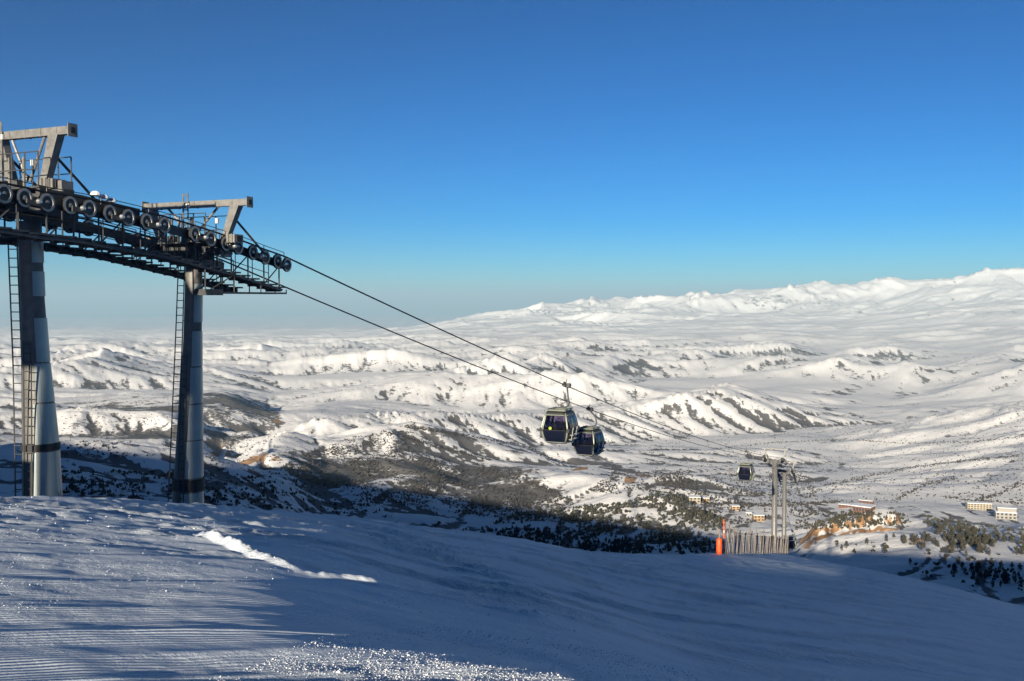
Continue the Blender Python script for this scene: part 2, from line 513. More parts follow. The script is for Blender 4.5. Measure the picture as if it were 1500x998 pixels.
def swells(x, y, yy):
    wx = x + 260 * perlin(x / 1400, y / 1400, 5)
    wy = y + 260 * perlin(x / 1400, y / 1400, 6)
    ra, rb = 0.80 * wx + 0.60 * wy, -0.60 * wx + 0.80 * wy
    a1 = np.interp(yy, [200, 500, 1200, 2500, 5000, 9000, 16000, 22000], [0, 3, 12, 48, 115, 100, 45, 30])
    n = a1 * (ridged(ra / 3000, rb / 1400, 31, 3, 0.42) + 0.1)
    a2 = np.interp(yy, [200, 450, 1000, 2500, 6000, 12000], [0.6, 3, 22, 42, 24, 9])
    n = n + a2 * fbm(ra / 1250, rb / 480, 71, 2, 0.45)
    n = n + np.interp(yy, [6000, 10000, 20000, 30000], [0, 25, 40, 40]) * fbm(x / 2600, y / 1800, 13, 2)
    mt = sstep(16500, 26000, yy) * sstep(-0.20, 0.05, x / np.maximum(yy, 1))
    n = n + mt * (190 * ridged(x / 6500 + 0.3 * perlin(x / 3000, y / 3000, 3), y / 6500, 41, 3, 0.5) - 60)
    return n

def valley_h(x, y, yy, u, fine):
    # --- valley from the profiles, broken up by noise
    zt = table(u, yy)
    n = swells(x, y, yy)
    zv = zt + n
    if fine:
        # gullies cut down the fall line of the swells
        e = 30.0
        def smooth_h(X_, Y_):
            yq = np.maximum(Y_, 0.75 * np.hypot(X_, Y_))
            return table(X_ / np.maximum(yq, 1e-3), yq) + swells(X_, Y_, yq)
        gx, gy = (smooth_h(x + e, y) - zv) / e, (smooth_h(x, y + e) - zv) / e
        k1 = np.interp(yy, [200, 420, 900, 2500, 8000, 15000], [0.05, 0.35, 1.0, 1.0, 0.75, 0.6]) 
        zv = zv + k1 * gullies(x, y, gx, gy, 320.0, 5, 0.032, 900, 0.50)
        mt = sstep(15500, 24000, yy) * sstep(-0.22, 0.05, u)
        gx, gy = (smooth_h(x + 200, y) - (zt + n)) / 200, (smooth_h(x, y + 200) - (zt + n)) / 200
        zv = zv + mt * gullies(x, y, gx, gy, 3400.0, 6, 0.026, 950, 0.46)
    # limestone scarp beyond the right-hand crest
    sy = 742 + 26 * perlin(x / 60, x * 0 + 0.5, 77) + 8 * perlin(x / 14, x * 0 + 0.5, 79) + 4 * perlin(x / 5, x * 0 + 0.5, 80)
    sc = sstep(0.290, 0.315, u) * (1 - sstep(0.390, 0.405, u))
    zv = zv + sc * (7.5 * sstep(-3, 4, yy - sy) + 3.5 * sstep(-20, -14, yy - sy + 6 * perlin(x / 9, x * 0 + 0.5, 81))) * (1 - sstep(30, 150, yy - sy)) * (1 + 0.5 * perlin(x / 18, y / 40, 82))
    return zv

def height(x, y, fine=True):
    x = np.asarray(x, float); y = np.asarray(y, float)
    r = np.hypot(x, y)
    th = np.arctan2(x, y)                      # 0 = view direction
    front = 1 - sstep(math.radians(42), math.radians(80), np.abs(th))
    yy = np.maximum(y, 0.75 * r)
    u = x / np.maximum(yy, 1e-3)
    # --- near slope with its crest
    zc = piste(x, y)
    uc = np.clip(u, -0.9, 0.9)
    yc = np.interp(uc, CREST_U, CREST_Y)
    over = np.maximum(yy - yc, 0)
    drop = 0.42 * (np.sqrt(over ** 2 + (0.28 * yc) ** 2) - 0.28 * yc)
    zn = zc - drop
    # --- valley, only where it shows
    w = sstep(0, 1, (np.log(np.maximum(yy, 1)) - np.log(yc * 1.6)) / (np.log(310.0) - np.log(yc * 1.6)))
    zf = zn.copy()
    m = (w > 0) & (front > 0)
    if m.any():
        zf[m] = zn[m] * (1 - w[m]) + valley_h(x[m], y[m], yy[m], u[m], fine) * w[m]
    # --- the mountain behind the camera; its left shoulder shades the valley below it
    zb = -1.8 - 0.12 * y * np.clip(200 / np.maximum(r, 200), 0, 1) - 0.05 * x * np.clip(200 / np.maximum(r, 200), 0, 1)
    sh = 0.170 * softplus(-x - 30, 18) * np.exp(-((y + 110) / 150.0) ** 2)
    zb = zb + np.minimum(sh, 140)
    # rise straight behind and to the right: it keeps the right of the slope in shade
    ss = math.sin(SUN_AZ) * x + math.cos(SUN_AZ) * y
    tt = math.cos(SUN_AZ) * x - math.sin(SUN_AZ) * y
    zr = -3.0 + 4.8 * sstep(-2.4, 4.5, tt) + math.tan(SUN_EL) * 55 - 6.0 * ((ss + 55) / 18.0) ** 2
    zb = np.maximum(zb, zr)
    zb = zb - 0.10 * np.maximum(r - 1500, 0) * (r < 1e9) * np.clip((r - 1500) / 3000, 0, 1) * 0.5
    zb = np.maximum(zb, -700)
    return zf * front + zb * (1 - front)

def polar_sheet(name, mat, th, rr, attrs=None, zoff=None, Z=None):
    T, R_ = np.meshgrid(th, rr)
    X, Y = R_ * np.sin(T), R_ * np.cos(T)
    if Z is None: Z = height(X, Y, R_.max() > 300)
    if zoff is not None: Z = Z + zoff(X, Y, T, R_)
    nr, nt = T.shape
    me = bpy.data.meshes.new(name)
    co = np.stack([X, Y, Z], -1).reshape(-1, 3).astype(np.float32)
    i = np.arange(nr - 1)[:, None] * nt + np.arange(nt - 1)[None, :]
    q = np.stack([i, i + nt, i + nt + 1, i + 1], -1).reshape(-1, 4)[:, ::-1]
    # clockwise angles: flip so that normals face up
    q = q[:, ::-1] if False else q
    me.vertices.add(len(co)); me.vertices.foreach_set('co', co.ravel())
    me.loops.add(q.size); me.loops.foreach_set('vertex_index', q.ravel().astype(np.int32))
    me.polygons.add(len(q))
    me.polygons.foreach_set('loop_start', np.arange(0, q.size, 4, dtype=np.int32))
    me.polygons.foreach_set('use_smooth', np.ones(len(q), dtype=bool))
    me.update(calc_edges=True)
    if me.polygons[0].normal.z < 0: me.flip_normals()
    if attrs:
        for k, fn in attrs.items():
            a = me.attributes.new(k, 'FLOAT', 'POINT')
            a.data.foreach_set('value', fn(X, Y, Z).ravel().astype(np.float32))
    me.materials.append(mat)
    o = bpy.data.objects.new(name, me)
    C.objects.link(o)
    return o, X, Y, Z

VIEW = math.radians(33)
def fan(nfine, step):
    a = np.linspace(-VIEW, VIEW, nfine)
    n = int((math.pi - VIEW) / math.radians(step))
    b = np.linspace(VIEW, math.pi, n + 1)[1:]
    return np.concatenate([-b[::-1], a, b])

# groomed lines / rough patches on the near slope
GA = math.radians(60)
def groove_c(x, y):
    # distance across the grooming passes, which bend slightly
    c = -x * math.cos(GA) + y * math.sin(GA)
    a = x * math.sin(GA) + y * math.cos(GA)
    return c + 0.010 * (a - 2) ** 2
def f_cord(x, y, z):
    r = np.hypot(x, y)
    return sstep(2.6, 1.2, -x*0 + x + 0.0) * (1 - sstep(11.0, 14.0, y)) * sstep(0.2, 0.5, 0.5 + 0.5 * perlin(groove_c(x, y) / 1.1, 0.12 * x, 8))
def f_phase(x, y, z):
    return groove_c(x, y) * (2 * np.pi / 0.085)
def f_rough(x, y, z):
    p = sstep(-0.25, 0.5, perlin(x / 3.5 + 0.3 * y / 3.5, y / 1.6, 19) + 0.25 * perlin(x, y, 20))
    left = 1 - sstep(-6, 10, x - 0.55 * (y - 12))
    near = sstep(0.0, 1.0, 1 - (np.hypot((x + 0.4) / 2.8, (y - 7.2) / 2.0)))
    far = sstep(13, 19, y)
    band = (0.25 + 0.75 * p) * left * (0.25 + 0.75 * far)
    return np.clip(0.06 + band + 0.8 * near, 0, 1)

# the ridge of pushed-up snow at the edge of a groomer pass
def piste_at(px, py):
    a = (px - 750.0) / F; b = (499.0 - py) / F
    dy = CP + b * SP; dz = -SP + b * CP
    Ys = np.linspace(4, 60, 3000)
    i = int(np.argmax(dz / dy * Ys < piste(a / dy * Ys, Ys)))
    return (a / dy * Ys[i], Ys[i])
BERM = [piste_at(*p) for p in ((286, 783), (300, 788), (335, 799), (378, 816), (412, 829), (445, 841), (470, 846), (500, 850), (540, 858), (560, 861), (640, 877), (760, 900), (785, 902), (806, 906))]
BT = [0.0, 0.15, 0.18, 0.16, 0.08, 0.05, 0.13, 0.06, 0.16, 0.06, 0.05, 0.05, 0.13, 0.0]
def berm_h(x, y):
    best = np.zeros_like(x); dmin = np.full_like(x, 1e9)
    for k in range(len(BERM) - 1):
        ax, ay = BERM[k]; bx, by = BERM[k + 1]
        dx, dy = bx - ax, by - ay
        L2 = dx * dx + dy * dy
        t = np.clip(((x - ax) * dx + (y - ay) * dy) / L2, 0, 1)
        d = np.hypot(x - ax - t * dx, y - ay - t * dy)
        h = BT[k] * (1 - t) + BT[k + 1] * t
        near = d < dmin
        best = np.where(near, h, best); dmin = np.where(near, d, dmin)
    lump = 0.55 + 0.45 * (0.5 + 0.9 * perlin(x * 2.3, y * 2.3, 61)) + 0.25 * perlin(x * 7, y * 7, 62)
    side = np.clip(1 - dmin / 0.15, 0, 1)
    return best * lump * side ** 0.8
def near_detail(X, Y, T, R_):
    gc = groove_c(X, Y); ga = X * math.sin(GA) + Y * math.cos(GA)
    lf = 1 - sstep(-1.5, 3.5, X - 0.12 * (Y - 10))
    d = 0.024 * fbm(X / 2.2, Y / 1.4, 101, 3) + (0.012 * fbm(gc / 0.55, ga / 5.0, 105, 2) + 0.022 * fbm(gc / 2.2, ga / 14.0, 106, 2)) * lf
    d = d + 0.024 * f_rough(X, Y, 0) * fbm(X * 1.6, Y * 1.6, 111, 3) * np.clip(R_ / 8, 0.6, 4)
    # tracks and ledges left by the groomer along its passes
    c = groove_c(X, Y)
    for c0, wd, am in ((9.15, 0.10, 0.018), (8.2, 0.14, 0.02), (7.45, 0.08, 0.014), (6.3, 0.12, 0.02), (5.75, 0.07, 0.012), (10.3, 0.16, 0.02), (12.2, 0.3, 0.03), (14.5, 0.3, 0.03)):
        d = d + am * np.exp(-((c - c0) / wd) ** 2) * (1 - sstep(-1.5, 2.5, X)) * (0.6 + 0.6 * perlin(X * 0.6, Y * 0.6, 33))
    d = d + berm_h(X, Y)
    # soft long rolls on the shaded right-hand side
    d = d + 0.05 * fbm(X / 14, Y / 9, 121, 2) * np.clip((R_ - 6) / 20, 0, 1.5)
    # tail dives under the valley sheet
    d = d - 1.2 * sstep(235, 262, R_)
    return d

NF_R = np.concatenate([np.linspace(0.3, 3.2, 6)[:-1], np.exp(np.linspace(math.log(3.2), math.log(24), 420))[:-1], np.exp(np.linspace(math.log(24), math.log(262), 150))])
NF_T = fan(600, 4.0)
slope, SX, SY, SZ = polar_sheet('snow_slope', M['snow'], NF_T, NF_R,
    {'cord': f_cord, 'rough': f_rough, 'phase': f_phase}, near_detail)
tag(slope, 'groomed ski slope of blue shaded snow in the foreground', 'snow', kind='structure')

def ground(x, y):
    """exact height of the near slope, small relief included"""
    a = np.array([float(x)]); b = np.array([float(y)])
    return float((height(a, b, False) + near_detail(a, b, None, np.hypot(a, b)))[0])

V_R = np.exp(np.concatenate([np.linspace(math.log(240), math.log(6000), 470)[:-1], np.linspace(math.log(6000), math.log(16000), 110)[:-1], np.linspace(math.log(16000), math.log(30000), 165)[:-1], np.linspace(math.log(30000), math.log(90000), 24)]))
V_T = fan(880, 5.0)
_T, _R = np.meshgrid(V_T, V_R)
VX, VY = _R * np.sin(_T), _R * np.cos(_T)
VZ = height(VX, VY)

def hits(px, py):
    """rays through photograph pixels -> first point on the valley sheet (nan if none)"""
    px = np.atleast_1d(np.asarray(px, float)); py = np.atleast_1d(np.asarray(py, float))
    a = (px - 750) / F; b = (499 - py) / F
    dx, dy, dz = a, CP + b * SP, -SP + b * CP
    th = np.arctan2(dx, dy); k = dz / np.hypot(dx, dy)
    i = np.clip(np.searchsorted(V_T, th), 1, len(V_T) - 1)
    out = np.full((len(px), 3), np.nan)
    for s in range(0, len(px), 2000):
        e = slice(s, s + 2000)
        zc = VZ[:, i[e]]                       # rows x rays
        below = k[e][None, :] * V_R[:, None] - zc
        neg = below < 0
        j = np.argmax(neg, 0)
        ok = neg[j, np.arange(neg.shape[1])] & (j > 0)
        j = np.clip(j, 1, None)
        idx = np.arange(neg.shape[1])
        b0, b1 = below[j - 1, idx], below[j, idx]
        t = np.clip(b0 / np.maximum(b0 - b1, 1e-9), 0, 1)
        r = V_R[j - 1] + t * (V_R[j] - V_R[j - 1])
        P = np.stack([r * np.sin(th[e]), r * np.cos(th[e]), k[e] * r], -1)
        P[~ok] = np.nan
        out[e] = P
    return out

# ---- cover of the valley: scrub patches (x, y, radius across, radius deep, strength) found by ray from the photo
SCRUB = [ # px, py, half width px, half height px, strength
 (200, 600, 90, 14, 1.0), (320, 580, 70, 16, 1.1), (370, 600, 40, 18, 1.1), (220, 640, 100, 14, 1.0), (340, 625, 60, 20, 1.0), (600, 690, 130, 22, 1.0), (520, 675, 70, 16, .95), (700, 720, 110, 14, 1.05), (740, 690, 70, 9, 1.0),
 (150, 590, 60, 12, .8), (190, 625, 75, 16, .9), (250, 640, 60, 16, .9), (300, 600, 45, 25, .9), (350, 592, 55, 22, 1.0), (240, 610, 70, 14, .7), (130, 655, 45, 8, .6), (330, 640, 40, 20, .8), (160, 670, 40, 6, .5),
 (430, 680, 90, 16, .75), (520, 700, 110, 22, .9), (620, 700, 90, 20, 1.0), (700, 705, 90, 14, 1.0), (780, 725, 60, 12, 1.0), (560, 660, 60, 16, .8), (690, 660, 90, 5, 1.0), (760, 672, 40, 8, .9), (640, 640, 70, 4, .8), (480, 655, 60, 9, .7),
 (870, 680, 40, 6, 1.1), (900, 688, 25, 5, 1.0), (820, 735, 25, 10, .8), (940, 735, 40, 8, .6), (990, 710, 60, 10, .5), (1060, 720, 80, 8, .6), (1200, 735, 60, 8, .5), (1250, 662, 40, 10, .35), (1290, 706, 30, 6, .6), (1210, 622, 12, 4, .6),
 (1460, 645, 50, 6, .5), (1400, 610, 60, 4, .35), (1230, 605, 30, 4, .6), (820, 520, 60, 10, .55), (880, 545, 40, 6, .4), (240, 560, 40, 5, .4), (100, 545, 30, 6, .5), (560, 520, 40, 5, .3), (420, 540, 40, 5, .35), (1300, 575, 90, 6, .4), (1420, 560, 70, 6, .5), (1200, 540, 60, 4, .35), (1000, 518, 60, 3, .7), (920, 540, 60, 6, .35),
 (1130, 440, 40, 8, .8), (1200, 445, 40, 6, .7), (1450, 458, 40, 6, .7), (1370, 465, 40, 5, .7), (900, 462, 40, 4, .4), (780, 595, 40, 5, .4), (880, 620, 50, 5, .35), (960, 600, 60, 5, .3), (1140, 660, 60, 8, .3), (1370, 640, 60, 8, .35), (1440, 700, 60, 4, .3),
 (200, 700, 140, 8, .8), (330, 712, 120, 12, .8), (470, 725, 90, 10, .8), (560, 745, 60, 8, .7),
]
ROCK = [(372, 672, 22, 5, .8), (345, 668, 14, 4, .7), (405, 672, 10, 4, .6), (330, 650, 30, 4, .45), (325, 640, 6, 10, .6), (405, 616, 5, 6, .6), (850, 686, 12, 4, .9), (945, 698, 16, 5, .9), (925, 702, 10, 4, .7), (1070, 690, 8, 4, .5),
 (1165, 612, 30, 4, .42), (1275, 602, 26, 5, .42), (1445, 606, 40, 5, .42), (570, 612, 60, 4, .42), (470, 628, 60, 3, .40), (1345, 795, 22, 9, .55), (1380, 690, 14, 4, .4), (740, 760, 12, 6, .5), (810, 765, 10, 5, .5), (640, 605, 50, 4, .4), (1230, 668, 10, 4, .4)]

def blobs(lst):
    P = hits([q[0] for q in lst], [q[1] for q in lst])
    PU = hits([q[0] for q in lst], [q[1] - q[3] for q in lst])
    res = []
    for (px, py, w, h, s), p, pu in zip(lst, P, PU):
        if np.isnan(p).any(): continue
        r = math.hypot(p[0], p[1])
        across = w / F * r
        deep = abs(math.hypot(pu[0], pu[1]) - r) if not np.isnan(pu).any() else across
        deep = min(max(deep, across * 0.5, 12), across * 3.0)
        res.append((p[0], p[1], across, deep, s))
    return res
SB, RB = blobs(SCRUB), blobs(ROCK)

def cover(lst, X, Y, jitter):
    R = np.hypot(X, Y)
    out = np.zeros_like(X)
    wob = fbm(X / 130, Y / 130, 303, 3)
    for (cx, cy, a, d, s) in lst:
        cr = math.hypot(cx, cy)
        ex, ey = cx / cr, cy / cr              # radial
        rad = (X - cx) * ex + (Y - cy) * ey
        lat = (X - cx) * ey - (Y - cy) * ex
        q = (rad / d) ** 2 + (lat / a) ** 2
        m = q < 7
        out[m] = np.maximum(out[m], s * (1 - sstep(0.35, 1.9, q[m] + 0.9 * wob[m])))
    return out
def grad_dirs(X, Y, Z):
    gt = np.gradient(Z, axis=1) / np.maximum(np.hypot(np.gradient(X, axis=1), np.gradient(Y, axis=1)), 1e-3)
    gr = np.gradient(Z, axis=0) / np.maximum(np.hypot(np.gradient(X, axis=0), np.gradient(Y, axis=0)), 1e-3)
    return gt, gr
def f_scrub(X, Y, Z):
    R = np.hypot(X, Y)
    base = 0.44 + 0.24 * perlin(X / 260, Y / 260, 201) + 0.16 * perlin(X / 900, Y / 900, 202)
    gt, gr = grad_dirs(X, Y, Z)
    # scrub holds on in gullies and on the cold sides of the ridges
    base = base + np.clip(-gt * 1.1, -0.14, 0.42)
    def conc(k, axis):
        s_ = 0.5 * (np.roll(Z, k, axis) + np.roll(Z, -k, axis)) - Z
        d_ = np.hypot(X - np.roll(X, k, axis), Y - np.roll(Y, k, axis))
        return np.clip(s_ / np.maximum(d_, 1), -0.3, 0.3)
    c_ = conc(5, 1) + conc(12, 1) * 0.7 + conc(3, 0)
    base = base + np.clip(c_ * 7.0, -0.12, 0.55) * np.interp(R, [300, 900, 9000, 20000], [0.3, 1, 1, 0.5])
    base = base * np.interp(R, [240, 900, 3000, 7000, 15000], [1.0, 1.0, 0.85, 0.8, 0.75])
    return np.clip(np.maximum(base * 0.9, cover(SB, X, Y, 0) * (0.95 + 0.35 * perlin(X / 120, Y / 120, 203)) ), 0, 1.15)
def f_rock(X, Y, Z):
    gt, gr = grad_dirs(X, Y, Z)
    st = np.hypot(gt, gr)
    R = np.hypot(X, Y)
    scarp = sstep(0.55, 1.1, st) * (R < 1500) * 0.85
    u = X / np.maximum(Y, 1)
    zone = (u > 0.28) & (u < 0.41) & (R > 600) & (R < 950)
    sy = 742 + 26 * perlin(X / 60, X * 0 + 0.5, 77) + 8 * perlin(X / 14, X * 0 + 0.5, 79) + 4 * perlin(X / 5, X * 0 + 0.5, 80)
    band = sstep(0.290, 0.305, u) * (1 - sstep(0.393, 0.405, u)) * np.maximum(sstep(-5, -2, Y - sy) * (1 - sstep(4, 6, Y - sy)), 0.85 * sstep(-24, -20, Y - sy) * (1 - sstep(-13, -10, Y - sy))) * (0.92 + 0.6 * perlin(X / 7, Y / 7, 78))
    return np.maximum(np.maximum(1.15 * cover(RB, X, Y, 0), band), np.where(zone, scarp, scarp * 0.2))

valley, _a, _b, _c = polar_sheet('valley_terrain', M['land'], V_T, V_R, {'scrub': f_scrub, 'rock': f_rock}, None, VZ)
tag(valley, 'snow covered hills, plain and far mountains in the valley', 'hills', kind='structure')


# ------------------------------------------------------------------ gondola lift: line geometry
D = Vector((0.39, 0.921, 0)).normalized()         # down the line
N = Vector((D.y, -D.x, 0))                         # to the right of the line
UP = Vector((0, 0, 1))
GAUGE = 3.4
SR = 0.27                                          # sheave radius
def line_xy(Y, side):                              # side 0 = right-hand rope, 1 = left-hand rope
    p = Vector(((D.x / D.y) * Y - 25.97, Y, 0))
    return p - N * GAUGE * side
TRAIN_PX = [(-24, 279), (5, 284), (35, 290), (68, 297), (102, 301), (130, 306), (160, 313), (187, 319), (214, 325), (240, 330),
            (285, 343), (308, 350), (330, 357), (348, 362), (370, 370), (388, 377), (406, 383), (420, 388)]
TRAIN = []
for _px, _py in TRAIN_PX:
    _u = (_px - 750) / F
    _Y = 25.97 / (D.x / D.y - _u)
    _p = at(_px, _py, _Y)
    TRAIN.append(_p)

def make_sheave():
    mb = MB()
    mb.lathe([(SR, -0.05), (SR + 0.02, -0.03), (SR + 0.02, 0.03), (SR, 0.05), (SR * 0.74, 0.055), (SR * 0.70, 0.02), (0.07, 0.012), (0.07, 0.05), (0.0, 0.055)], (0, 0, 0), N, 22)
    mb.lathe([(SR, -0.05), (0.0, -0.05)], (0, 0, 0), N, 22)
    n = 22
    idx = []
    for i in range(8):
        for k in range(n): idx.append(1 if i in (0, 1, 2) else (0 if i in (3, 4) else (2 if i in (5,) else 0)))
    mb.m = idx + [2] * n
    o = mb.build('sheave', [M['ring'], M['rubber'], M['galv_dark']], smooth=False)
    return o

SHEAVE = make_sheave()
SHEAVE_USED = [False]
def put_sheave(parent, p):
    if not SHEAVE_USED[0]:
        SHEAVE_USED[0] = True
        SHEAVE.parent = parent; SHEAVE.location = Vector(p) - wpos(parent)
        return SHEAVE
    return shared(SHEAVE, 'sheave', parent, p)

def ladder(parent, name, ra, rb, step, mat, r=0.022):
    """two rails (polylines) with rungs"""
    t = MB()
    t.tube(ra, r, 6); t.tube(rb, r, 6)
    o = part(t, name, mat, parent)
    def sample(poly, z):
        for a, b in zip(poly[:-1], poly[1:]):
            if (a.z - z) * (b.z - z) <= 0 and abs(a.z - b.z) > 1e-6:
                k = (z - a.z) / (b.z - a.z)
                return a.lerp(b, k)
        return None
    z = min(ra[0].z, ra[-1].z) + 0.1
    zt = max(ra[0].z, ra[-1].z)
    while z < zt:
        a, b = sample(ra, z), sample(rb, z)
        if a is not None and b is not None:
            g = MB(); g.tube([a, b], r * 0.75, 5)
            part(g, 'rung', mat, o)
        z += step
    return o

def twin_tower_head(root, pole, t_sheaves, beam_z, beam_t, post, platform_z, lad_t, lad_w=0.22):
    """gantry, crossarm, platform, railings on top of one pole"""
    cx = Vector((pole.x, pole.y, 0))
    P = lambda t, z, s=0.0: cx + N * t + D * s + UP * z
    cz = platform_z
    mb = MB(); mb.box(P(0, cz - 0.28), N, D, UP, 3.3, 0.42, 0.40)
    for sg in (-1, 1): mb.box(P(sg * 0.5, cz - 0.55), N, D, UP, 0.7, 0.30, 0.25)
    part(mb, 'crossarm', M['galv_dark'], root)
    # cast brackets that carry the sheave trains
    for sg in (-1, 1):
        mb = MB()
        f0 = post[0] if sg > 0 else post[0]
        mb.box(P(sg * (f0 + 0.25), cz + 0.10), N, D, UP, 0.62, 0.50, 0.30)
        for k in range(4): mb.box(P(sg * (f0 - 0.02 + 0.16 * k), cz + 0.10, -0.27), N, D, UP, 0.03, 0.05, 0.34)
        mb.box(P(sg * 1.52, cz - 0.20), N, D, UP, 0.16, 0.44, 0.75)
        part(mb, 'sheave_bracket', M['galv'], root)
        mb = MB(); mb.box(P(sg * (f0 + 0.575), cz + 0.10), N, D, UP, 0.03, 0.30, 0.20)
        part(mb, 'bracket_shade_plate', M['rubber'], root)  # dark plate gives the shaded inside of the bracket by colour
        # gantry post
        mb = MB()
        a, b = P(sg * post[0], cz + 0.20), P(sg * post[1], beam_z - 0.10)
        s1, s2 = 0.13, 0.17
        vs = []
        for (q, hw, hd) in ((a, 0.13, 0.12), (b, 0.20, 0.14)):
            for i, j in ((-1, -1), (1, -1), (1, 1), (-1, 1)): vs.append(q + N * i * hw + D * j * hd)
        mb.add(vs, [(0, 1, 2, 3)[::-1], (4, 5, 6, 7), (0, 1, 5, 4), (1, 2, 6, 5), (2, 3, 7, 6), (3, 0, 4, 7)])
        part(mb, 'gantry_post', M['galv'], root)
        # stay running down the line from the post
        mb = MB()
        mb.tube([P(sg * (post[0] + post[1]) / 2, (cz + beam_z) / 2 + 0.2, 0.1), P(sg * (post[0] + 0.25), cz - 0.35, 1.9)], 0.045, 7)
        part(mb, 'stay', M['galv_dark'], root)
        mb = MB()
        mb.tube([P(sg * post[1] * 0.62, beam_z - 0.05), P(-sg * 0.0 + sg * 0.05, cz + 0.25)], 0.045, 7)
        part(mb, 'brace', M['galv'], root)
    mb = MB(); mb.box(P((beam_t[0] + beam_t[1]) / 2, beam_z), N, D, UP, beam_t[1] - beam_t[0], 0.22, 0.24)
    bm = part(mb, 'gantry_beam', M['galv'], root)
    for t in beam_t:
        sg = 1 if t > 0 else -1
        mb = MB(); mb.box(P(t + sg * 0.012, beam_z), N, D, UP, 0.024, 0.36, 0.40)
        part(mb, 'end_flange', M['galv'], bm)
        mb = MB(); mb.box(P(t + sg * 0.03, beam_z), N, D, UP, 0.012, 0.17, 0.18)
        part(mb, 'beam_shade_plate', M['rubber'], bm)  # dark plate puts the shade of the hollow beam end into colour
    for k in range(5):
        t = beam_t[0] + (beam_t[1] - beam_t[0]) * (k + 0.8) / 5.6
        mb = MB(); mb.box(P(t, beam_z), N, D, UP, 0.03, 0.25, 0.27)
        part(mb, 'beam_collar', M['galv'], bm)
    mb = MB(); mb.box(P(lad_t + 0.1, beam_z - 0.05, -0.16), N, D, UP, 0.14, 0.08, 0.16)
    part(mb, 'junction_box', M['white'], bm)
    # service ladder up to the beam
    a, b = P(lad_t - lad_w / 2, cz, -0.18), P(lad_t + lad_w / 2, cz, -0.18)
    ladder(root, 'gantry_ladder', [a, a + UP * (beam_z - cz + 0.42)], [b, b + UP * (beam_z - cz + 0.42)], 0.28, M['galv'], 0.03)
    # platform deck and its railing
    mb = MB(); mb.box(P(0, cz - 0.04), N, D, UP, 2.3, 1.3, 0.05)
    part(mb, 'platform_deck', M['galv_dark'], root)
    for sd in (-0.62, 0.62):
        mb = MB()
        for k in range(5):
            t = -1.1 + 2.2 * k / 4
            mb.tube([P(t, cz, sd), P(t, cz + 1.02, sd)], 0.022, 6)
        for h in (0.5, 1.02): mb.tube([P(-1.1, cz + h, sd), P(1.1, cz + h, sd)], 0.018, 6)
        part(mb, 'platform_railing', M['galv_dark'], root)
    for (t, sd) in ((-0.62, -0.45), (-0.3, -0.45), (0.25, -0.4)):
        mb = MB(); mb.box(P(t, cz + 0.45, sd), N, D, UP, 0.07, 0.06, 0.95)
        part(mb, 'upright', M['galv'], root)
    mb = MB(); mb.box(P(post[0] - 0.18, cz + 0.75, -0.3), N, D, UP, 0.10, 0.10, 0.18)
    part(mb, 'sensor_box', M['white'], root)
    for t, w in ((-0.55, 0.34), (0.1, 0.26)):
        mb = MB(); mb.box(P(t, cz + 0.11, -0.5), N, D, UP, w, 0.28, 0.22)
        part(mb, 'cabinet', M['galv_dark'], root)

